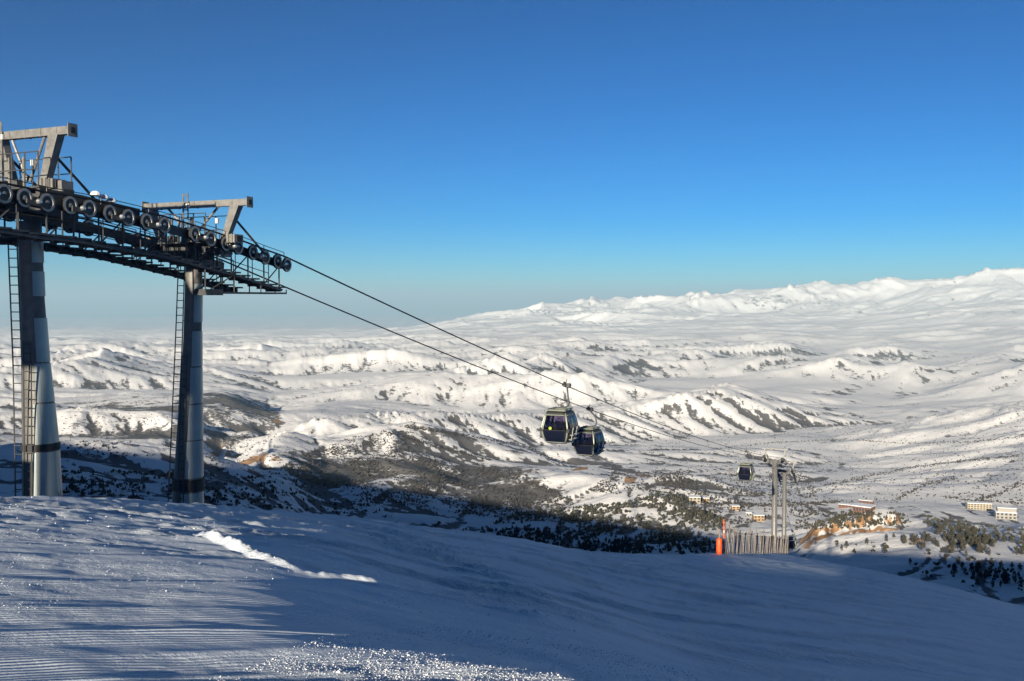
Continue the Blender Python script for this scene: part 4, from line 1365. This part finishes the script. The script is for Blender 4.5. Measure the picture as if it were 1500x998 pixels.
ZONES = [ # polygon, number, height range, where (label key)
 ([(690, 778), (760, 752), (830, 745), (900, 738), (960, 722), (1040, 735), (1062, 765), (1050, 812), (900, 812), (780, 800)], 1400, (4.5, 8.0), 'wood'),
 ([(540, 745), (700, 772), (860, 800), (1050, 800), (1050, 815), (860, 815), (700, 795)], 110, (4.0, 6.5), 'wood'),
 ([(390, 695), (450, 662), (540, 650), (640, 668), (760, 688), (842, 738), (800, 762), (700, 757), (600, 742), (480, 722)], 4200, (2.4, 4.8), 'hill'),
 ([(440, 668), (520, 640), (600, 630), (640, 650), (560, 668)], 700, (2.0, 3.5), 'hill'),
 ([(90, 690), (300, 694), (480, 704), (600, 760), (450, 752), (300, 738), (90, 724)], 560, (3.2, 6.0), 'shade'),
 ([(1165, 755), (1240, 750), (1330, 754), (1336, 768), (1260, 774), (1165, 778)], 230, (3.0, 5.0), 'scarp'),
 ([(1345, 752), (1400, 762), (1500, 778), (1500, 862), (1440, 848), (1385, 800)], 200, (3.5, 6.0), 'right'),
 ([(1345, 752), (1420, 765), (1460, 800), (1390, 800)], 80, (3.5, 6), 'right'),
 ([(1190, 795), (1330, 785), (1390, 800), (1450, 855), (1330, 835)], 90, (3.0, 6.0), 'right'),
 ([(1310, 828), (1400, 848), (1500, 862), (1500, 872), (1400, 858)], 16, (2.6, 4.2), 'right'),
 ([(960, 700), (1180, 690), (1210, 750), (1060, 772), (1000, 752)], 1300, (2.5, 5.0), 'resort'),
 ([(900, 640), (1200, 610), (1500, 600), (1500, 735), (1200, 738), (1000, 720)], 2600, (2.0, 4.0), 'resort'),
 ([(860, 720), (900, 690), (1010, 690), (1040, 730), (960, 730)], 700, (2.5, 4.5), 'resort'),
 ([(300, 640), (440, 632), (430, 690), (310, 690)], 300, (2.0, 3.5), 'hill'),
 ([(90, 570), (390, 570), (400, 620), (300, 670), (90, 670)], 900, (2.0, 4.0), 'hill'),
 ([(420, 560), (900, 560), (1000, 640), (840, 660), (700, 630), (460, 620)], 900, (2.0, 4.0), 'hill'),
]
LINES = [([(1205, 712), (1260, 700), (1330, 686), (1420, 675), (1500, 667)], 420, 3), ([(1050, 658), (1130, 649), (1240, 644), (1320, 650), (1420, 648), (1500, 640)], 420, 1.5),
 ([(590, 624), (690, 640), (770, 655), (820, 680)], 500, 3), ([(560, 632), (640, 655), (720, 675)], 300, 2.5), ([(1310, 735), (1350, 712), (1400, 700)], 120, 3), ([(1430, 735), (1470, 722), (1500, 705)], 120, 3),
 ([(1060, 738), (1140, 742), (1230, 735)], 260, 3), ([(1160, 690), (1200, 720)], 80, 5), ([(900, 745), (980, 738)], 120, 2), ([(410, 600), (360, 640), (310, 670)], 150, 5), ([(1380, 728), (1420, 734), (1500, 738)], 90, 2), ([(700, 688), (790, 712), (840, 738)], 260, 4)]
TP, TH, TZ = [], [], []
for poly, n, hr, wh in ZONES:
    P = sample_poly(poly, n)
    TP.append(P); TH.append(RNG.uniform(hr[0], hr[1], len(P)) * RNG.choice([0.6, 1, 1, 1.15], len(P))); TZ += [wh] * len(P)
for pts, n, sp in LINES:
    P = sample_line(pts, n, sp)
    TP.append(P); TH.append(RNG.uniform(2.0, 4.5, len(P))); TZ += ['row'] * len(P)
TP = np.concatenate(TP); TH = np.concatenate(TH); TZ = np.array(TZ)
TD = np.hypot(TP[:, 0], TP[:, 1])
order = np.argsort(-TH / TD)
big = order[:300]; rest = order[300:]

def tree_mesh(seed, mats):
    """unit-height juniper: short trunk, limbs, crown of many small ragged leaf sprays"""
    r = random.Random(seed)
    mb = MB()
    mb.tube([(0, 0, -0.12), (0.01, 0, 0.2), (0.02 * r.uniform(-1, 1), 0.02, 0.62)], [0.035, 0.026, 0.008], 6, 0)
    wide = r.uniform(0.20, 0.30)
    for k in range(7):
        a = r.uniform(0, 6.28); z = r.uniform(0.12, 0.6)
        mb.tube([(0, 0, z), (math.cos(a) * wide * 0.7, math.sin(a) * wide * 0.7, z + 0.12)], [0.012, 0.004], 4, 0, False)
    lob = [(r.uniform(-.5, .5) * wide, r.uniform(-.5, .5) * wide, r.uniform(.25, .8), r.uniform(.10, .19)) for _ in range(9)]
    for k in range(170):
        if r.random() < 0.55:
            lx, ly, lz, lr = r.choice(lob)
            d = Vector((r.gauss(0, 1), r.gauss(0, 1), r.gauss(0, 1))).normalized() * lr * r.uniform(0.5, 1.05)
            p = Vector((lx, ly, lz)) + d
        else:
            z = r.uniform(0.08, 1.0)
            R_ = wide * (1.12 - z) ** 0.65 * math.sqrt(min(1, z * 5)) * r.uniform(0.5, 1.1)
            a = r.uniform(0, 6.28)
            p = Vector((math.cos(a) * R_, math.sin(a) * R_, z))
        s_ = r.uniform(0.035, 0.075)
        n = Vector((p.x * 2 + r.gauss(0, .5), p.y * 2 + r.gauss(0, .5), r.gauss(0.3, .5))).normalized()
        t = n.cross(Vector((0.3, 0.5, 1))).normalized(); b = n.cross(t)
        ang = r.uniform(0, 6.28)
        t2 = t * math.cos(ang) + b * math.sin(ang); b2 = n.cross(t2)
        mb.add([p - t2 * s_ - b2 * s_ * .5, p + t2 * s_ * .2 - b2 * s_, p + t2 * s_ * 1.1 + n * s_ * .3, p + b2 * s_ * .9 - t2 * s_ * .3], [(0, 1, 2, 3)], 1)
    o = mb.build('juniper_tree', mats)
    me = o.data
    bpy.data.objects.remove(o)
    return me
TREES = [tree_mesh(k, [M['trunk'], M['juniper']]) for k in range(6)]
LAB = {
 'wood': ('olive juniper tree in the wood on the slope below the cabins', 'trees of the wood below the cabins'),
 'hill': ('small olive juniper on the snowy hill left of the cabins', 'trees on the snowy hill'),
 'shade': ('dark juniper tree on the shaded slope behind the two big towers', 'trees on the shaded slope'),
 'scarp': ('juniper tree in the dark row above the orange rock scarp', 'trees above the orange scarp'),
 'right': ('juniper tree on the sunlit snow slope beyond the crest, below the pale buildings', 'trees on the sunlit slope'),
 'resort': ('small juniper tree near the resort houses in the valley', 'trees round the resort'),
 'row': ('small tree in a line of trees along a valley track', 'trees in rows'),
}
for q, i in enumerate(big):
    o = bpy.data.objects.new('juniper_tree', TREES[q % 6])
    o.location = TP[i]
    h = float(TH[i])
    o.scale = (h * random.uniform(0.85, 1.25), h * random.uniform(0.85, 1.25), h)
    o.rotation_euler = (0, 0, random.uniform(0, 6.28))
    C.objects.link(o)
    lb, gr_ = LAB[TZ[i]]
    u_, v_ = TP[i][0] / TP[i][1], -TP[i][2] / TP[i][1]
    if TZ[i] == 'wood':
        if v_ > 0.243: lb, gr_ = 'dark juniper tree in shadow at the foot of the wood', 'trees at the shaded foot of the wood'
        elif u_ > 0.17: lb, gr_ = 'olive juniper tree in the wood straight behind the fence and orange pad', 'trees behind the fence'
    if TZ[i] == 'right' and v_ > 0.262: lb, gr_ = 'juniper tree close beyond the snow crest, under the slope of scattered trees', 'trees close beyond the crest'
    if h > 5.6: lb = 'tall ' + lb
    tag(o, lb, 'tree', gr_)

def scrub_stuff(idx, name, label, mat, lumps):
    """far shrubs, ragged clumps joined into one mesh"""
    octv = np.array([[1, 0, 0], [-1, 0, 0], [0, 1, 0], [0, -1, 0], [0, 0, 1], [0, 0, -0.6]], float)
    octf = np.array([[0, 2, 4], [2, 1, 4], [1, 3, 4], [3, 0, 4], [2, 0, 5], [1, 2, 5], [3, 1, 5], [0, 3, 5]])
    n = len(idx)
    V, Fc = [], []
    for l in range(lumps):
        v = octv[None] * RNG.uniform(0.6, 1.25, (n, 6, 1)) + RNG.normal(0, 0.12, (n, 6, 3))
        h = TH[idx][:, None]
        wid = h * (0.30 if l == 0 else 0.22) * RNG.uniform(0.8, 1.3, (n, 1))
        hei = h * (0.5 if l == 0 else 0.36)
        v[..., 0] *= wid; v[..., 1] *= wid; v[..., 2] *= hei
        off = np.zeros((n, 1, 3))
        if l > 0:
            off[..., 0] = RNG.normal(0, 0.32, (n, 1)) * h; off[..., 1] = RNG.normal(0, 0.32, (n, 1)) * h
        off[..., 2] = hei * 0.55
        V.append((v + off + TP[idx][:, None, :]).reshape(-1, 3))
        Fc.append((octf[None] + (np.arange(n) * 6)[:, None, None] + l * n * 6).reshape(-1, 3))
    V = np.concatenate(V); Fc = np.concatenate(Fc)
    me = bpy.data.meshes.new(name)
    me.from_pydata(V.tolist(), [], Fc.tolist())
    me.materials.append(mat)
    o = bpy.data.objects.new(name, me); C.objects.link(o)
    return tag(o, label, 'shrubs', kind='stuff')
kj = np.isin(TZ[rest], ['wood', 'scarp', 'right', 'shade'])
scrub_stuff(rest[kj], 'juniper_scrub', 'dark juniper wood spread over the nearer valley slopes', M['juniper'], 3)
scrub_stuff(rest[~kj], 'bare_scrub', 'brownish bare scrub dotted over the snowy hills', M['scrub'], 2)

# brown bushes just beyond the crest by the towers
def bush_mesh(seed):
    r = random.Random(seed); mb = MB()
    for k in range(46):
        a = r.uniform(0, 6.28); e = r.uniform(0.25, 1.3); L_ = r.uniform(0.5, 1.0)
        d = Vector((math.cos(a) * math.cos(e), math.sin(a) * math.cos(e), math.sin(e)))
        b_ = Vector((r.gauss(0, .25), r.gauss(0, .25), -0.05))
        tip = b_ + d * L_ + Vector((0, 0, -0.08))
        mb.tube([b_, b_ + d * L_ * .5, tip], [0.03, 0.018, 0.004], 4, 0, False)
        for j in range(4):
            q = b_.lerp(tip, r.uniform(.4, 1)) + Vector((r.gauss(0, .07), r.gauss(0, .07), r.gauss(0, .07)))
            t = Vector((r.gauss(0, 1), r.gauss(0, 1), r.gauss(0, 1))).normalized() * 0.11
            u_ = t.cross(Vector((r.gauss(0, 1), r.gauss(0, 1), r.gauss(0, 1)))).normalized() * 0.08
            mb.add([q - t, q + u_, q + t], [(0, 1, 2)], 0)
    o = mb.build('bush', M['brush']); me = o.data; bpy.data.objects.remove(o)
    return me
BUSH = [bush_mesh(k) for k in range(3)]
bp = [(108, 716), (122, 719), (136, 722), (150, 721), (163, 727), (178, 727), (192, 730), (205, 733), (222, 736), (238, 738), (318, 742), (335, 741), (120, 727), (95, 722)]
bh = hits([b[0] for b in bp], [b[1] for b in bp])
for q, p in enumerate(bh):
    if np.isnan(p).any(): continue
    o = bpy.data.objects.new('bush', BUSH[q % 3])
    o.location = p; k = random.uniform(3.0, 4.6); o.scale = (k * 1.3, k * 1.3, k); o.rotation_euler = (0, 0, random.uniform(0, 6.28))
    C.objects.link(o)
    tag(o, 'brown leafless bush just beyond the snow crest near the big towers', 'bush', 'brown bushes beyond the crest')

# ------------------------------------------------------------------ resort buildings in the valley
def building(px, py, wpx, hm, depth, wall, label, rows, cols, yaw=0.0, top=None, name='resort_building', roof='snow'):
    p = hits([px], [py])[0]
    if np.isnan(p).any(): return
    r = math.hypot(p[0], p[1])
    w = wpx / F * r
    c = Vector(p)
    f = Vector((-c.x, -c.y, 0)).normalized()
    a = math.radians(yaw)
    f = Vector((f.x * math.cos(a) - f.y * math.sin(a), f.x * math.sin(a) + f.y * math.cos(a), 0))   # facade normal
    s_ = Vector((-f.y, f.x, 0))
    c = c - f * depth * 0.5
    root = empty(name, c, label, 'building', 'resort buildings')
    mb = MB(); mb.box(c + UP * (hm / 2 - 1.5), s_, f, UP, w, depth, hm + 3)
    part(mb, 'wall', wall, root)
    mb = MB(); mb.box(c + UP * (hm + 0.3), s_, f, UP, w + 0.8, depth + 0.8, 0.6)
    rf = part(mb, 'roof', M['roof_snow'] if roof == 'snow' else M['brown'], root)
    for i in range(rows):
        for j in range(cols):
            ww = w / cols * 0.55; hh = hm / rows * 0.55
            q = c + f * (depth / 2 + 0.06) + s_ * (-w / 2 + w * (j + 0.5) / cols) + UP * (hm * (i + 0.5) / rows)
            mb = MB(); mb.box(q, s_, f, UP, ww, 0.2, hh)
            part(mb, 'window', M['window'], root)
    if top:
        tw, th, ox = top
        mb = MB(); mb.box(c + s_ * ox * w + UP * (hm + 0.6 + th / 2), s_, f, UP, w * tw, depth * 0.6, th)
        part(mb, 'upper_storey', wall, root)
        mb = MB(); mb.box(c + s_ * ox * w + UP * (hm + 0.6 + th + 0.25), s_, f, UP, w * tw + 1, depth * 0.6 + 1, 0.5)
        part(mb, 'upper_roof', M['roof_snow'], root)
    return root
building(1435, 747, 30, 9, 14, M['wall'], 'long cream hotel block with rows of windows beside the snowy track', 3, 8, 14)
building(1474, 761, 25, 9, 16, M['wall_white'], 'pale two tiered building with red brown windows right of the cream block', 2, 5, 10, (0.9, 5, 0.05))
building(1262, 751, 24, 4.5, 12, M['brown'], 'low brown walled lodge with flat snowy roof', 1, 6, -18)
building(1240, 744, 22, 4.0, 12, M['brown'], 'low brown chalet row with snowy roof behind the lodge', 1, 5, -12)
building(1268, 738, 18, 4.5, 10, M['brown'], 'small brown walled house behind the lodge', 1, 4, -10)
building(1018, 737, 16, 8, 12, M['wall'], 'cream house left of the orange roofed houses in the valley', 2, 3, 8)
building(1033, 735, 12, 5, 10, M['wall_tan'], 'tan house beside the cream house', 1, 3, 0)
building(1078, 748, 11, 6, 10, M['wall_tan'], 'tan house standing alone on the snow above the fence', 2, 2, 10)
building(1112, 764, 15, 8, 12, M['wall_tan'], 'orange tan house just left of the slim grey tower', 2, 3, 12)
building(1097, 757, 8, 5, 9, M['wall_white'], 'small pale house above the orange tan house', 1, 2, 0)

# ------------------------------------------------------------------ fence, pad and marker poles on the slope
def slope_point(px, Y):
    x = (px - 750) / F * Y
    return Vector((x, Y, ground(x, Y)))
f0, f1 = slope_point(1066, 68), slope_point(1157, 108)
fence = empty('snow_fence', f0, 'grey slatted snow fence of leaning wooden stakes and netting by the lift tower', 'fence')
tops = []; feet = []
nst = 26
for k in range(nst):
    t = k / (nst - 1)
    xy = f0.lerp(f1, t)
    z = ground(xy.x, xy.y)
    b_ = Vector((xy.x, xy.y, z - 0.2)); h = 2.05 + random.uniform(-0.2, 0.45)
    tp = b_ + Vector((random.uniform(-0.05, 0.12), random.uniform(-0.1, 0.1), h))
    mb = MB(); mb.bar(b_, tp, 0.07, 0.055)
    part(mb, 'stake', M['wood'], fence)
    feet.append(b_ + UP * 0.2); tops.append(tp)
fd = (f1 - f0); fd.z = 0; fd.normalize()
mb = MB()
ns = 64
L_ = (f1 - f0).length
for k in range(ns):
    t = k / (ns - 1)
    xy = f0.lerp(f1, t); z0 = ground(xy.x, xy.y)
    for sgn in (1,):
        a = Vector((xy.x, xy.y, z0 + 0.0)); x2 = xy + fd * 0.75 * sgn
        b_ = Vector((x2.x, x2.y, ground(x2.x, x2.y) + 1.65))
        mb.bar(a, b_, 0.055, 0.02)
for h in (0.15, 0.85, 1.6):
    mb.tube([Vector((f0.lerp(f1, k / 12).x, f0.lerp(f1, k / 12).y, ground(f0.lerp(f1, k / 12).x, f0.lerp(f1, k / 12).y) + h)) for k in range(13)], 0.02, 5)
tag(part(mb, 'slat_netting', M['net'], fence), kind='stuff')

pp = slope_point(1056, 66)
pad = empty('padded_post', pp, 'orange padded safety post at the end of the snow fence', 'safety pad')
mb = MB(); mb.lathe([(0.0, 1.12), (0.13, 1.12), (0.18, 1.07), (0.19, 0.6), (0.18, 0.05), (0.17, -0.15)], pp, UP, 18)
pd = part(mb, 'pad', M['orange'], pad, True)
for z in (0.35, 0.9):
    mb = MB(); mb.lathe([(0.192, -0.03), (0.197, 0.0), (0.192, 0.03)], pp + UP * z, UP, 18)
    part(mb, 'strap', M['orange'], pd)
mb = MB(); mb.tube([pp + UP * 1.0, pp + UP * 1.75 + Vector((0.02, 0, 0))], 0.05, 8)
part(mb, 'post', M['wood'], pad)
mk = slope_point(1063, 67.5)
mb = MB(); mb.tube([mk - UP * 0.3, mk + UP * 1.2, mk + UP * 2.45 + Vector((-0.02, 0, 0))], [0.045, 0.04, 0.035], 8)
mkp = empty('marker_pole', mk, 'thin orange piste marker pole standing behind the orange pad', 'marker pole')
part(mb, 'shaft', M['orange'], mkp)
mb = MB(); mb.lathe([(0.042, -0.1), (0.044, 0.1)], mk + UP * 1.6, UP, 8)
part(mb, 'reflector_band', M['white'], mkp)

# ------------------------------------------------------------------ loose snow crumbs
def crumbs(n, gen, size, name, label):
    octv = np.array([[1, 0, 0], [-1, 0, 0], [0, 1, 0], [0, -1, 0], [0, 0, 1], [0, 0, -1]], float)
    octf = np.array([[0, 2, 4], [2, 1, 4], [1, 3, 4], [3, 0, 4], [2, 0, 5], [1, 2, 5], [3, 1, 5], [0, 3, 5]])
    XY = gen(n); n = len(XY)
    z = height(XY[:, 0], XY[:, 1], False) + near_detail(XY[:, 0], XY[:, 1], None, np.hypot(XY[:, 0], XY[:, 1]))
    sz = RNG.lognormal(0, 0.38, (n, 1, 1)) * size * np.clip(np.hypot(XY[:, 0], XY[:, 1]) / 8, 0.8, 3)[:, None, None]
    v = octv[None] * RNG.uniform(0.6, 1.3, (n, 6, 1)) * sz + RNG.normal(0, 0.25, (n, 6, 3)) * sz
    v[..., 2] *= 0.75
    v += np.stack([XY[:, 0], XY[:, 1], z + 0.25 * sz[:, 0, 0]], -1)[:, None, :]
    f = (octf[None] + (np.arange(n) * 6)[:, None, None]).reshape(-1, 3)
    me = bpy.data.meshes.new(name); me.from_pydata(v.reshape(-1, 3).tolist(), [], f.tolist()); me.materials.append(M['crumb'])
    o = bpy.data.objects.new(name, me); C.objects.link(o)
    return tag(o, label, 'snow', kind='stuff')
def px_patch(poly, dens_seed, thin):
    def gen(n):
        xs = [p[0] for p in poly]; ys = [p[1] for p in poly]
        px = RNG.uniform(min(xs), max(xs), n * 3); py = RNG.uniform(min(ys), max(ys), n * 3)
        m = in_poly(px, py, poly); px, py = px[m], py[m]
        # meet the slope: march along the ray
        a = (px - 750) / F; b_ = (499 - py) / F
        dy = CP + b_ * SP; dz = -SP + b_ * CP
        Ys = np.exp(np.linspace(math.log(4), math.log(60), 220))
        X = (a / dy)[:, None] * Ys[None]; Zr = (dz / dy)[:, None] * Ys[None]
        Zg = height(X, np.broadcast_to(Ys[None], X.shape), False)
        hit = np.argmax(Zr < Zg, 1)
        ok = hit > 0
        Yh = Ys[hit] * RNG.uniform(0.99, 1.01, len(hit)); Xh = (a / dy) * Yh
        XY = np.stack([Xh, Yh], -1)[ok]
        k = perlin(XY[:, 0] / 1.2, XY[:, 1] / 0.7, dens_seed) + RNG.uniform(-0.5, 0.5, len(XY))
        return XY[k > thin][:n]
    return gen
crumbs(7000, px_patch([(300, 998), (480, 935), (640, 918), (780, 940), (900, 955), (1010, 985), (1030, 998)], 501, -0.15), 0.0038, 'snow_crumbs', 'bright loose snow crumbs scattered over the nearest part of the slope')
crumbs(1400, px_patch([(0, 770), (290, 780), (430, 830), (450, 862), (0, 900)], 502, 0.05), 0.0024, 'snow_crumbs', 'loose snow crumbs on the groomed slope left of the snow ridge')
crumbs(900, px_patch([(0, 728), (300, 745), (600, 770), (860, 815), (700, 822), (420, 800), (0, 765)], 503, 0.0), 0.0036, 'snow_crumbs', 'rough snow crumbs along the crest below the towers')
crumbs(60, px_patch([(560, 860), (900, 900), (860, 930), (560, 890)], 504, 0.1), 0.006, 'snow_crumbs', 'a few stray snow crumbs on the shaded smooth snow')

# ------------------------------------------------------------------ haze over the valley
def build_haze():
    mb = MB()
    zt = float(VZ.max()) + 60; zl = float(VZ.min()) - 40
    mb.box((0, 30000, (zt + zl) / 2), (1, 0, 0), (0, 1, 0), (0, 0, 1), 190000, 250000, zt - zl)
    hm = bpy.data.materials.new('valley_haze')
    hm.use_nodes = True
    nt = hm.node_tree
    nt.nodes.clear()
    out = nt.nodes.new('ShaderNodeOutputMaterial')
    v = nt.nodes.new('ShaderNodeVolumePrincipled')
    v.inputs['Color'].default_value = (0.54, 0.80, 1.0, 1)
    v.inputs['Density'].default_value = HAZE
    v.inputs['Anisotropy'].default_value = 0.0
    nt.links.new(v.outputs[0], out.inputs['Volume'])
    o = mb.build('haze', hm)
    tag(o, 'pale haze over the wide snowy valley', 'haze', kind='stuff')
HAZE = 2.7e-5
build_haze()
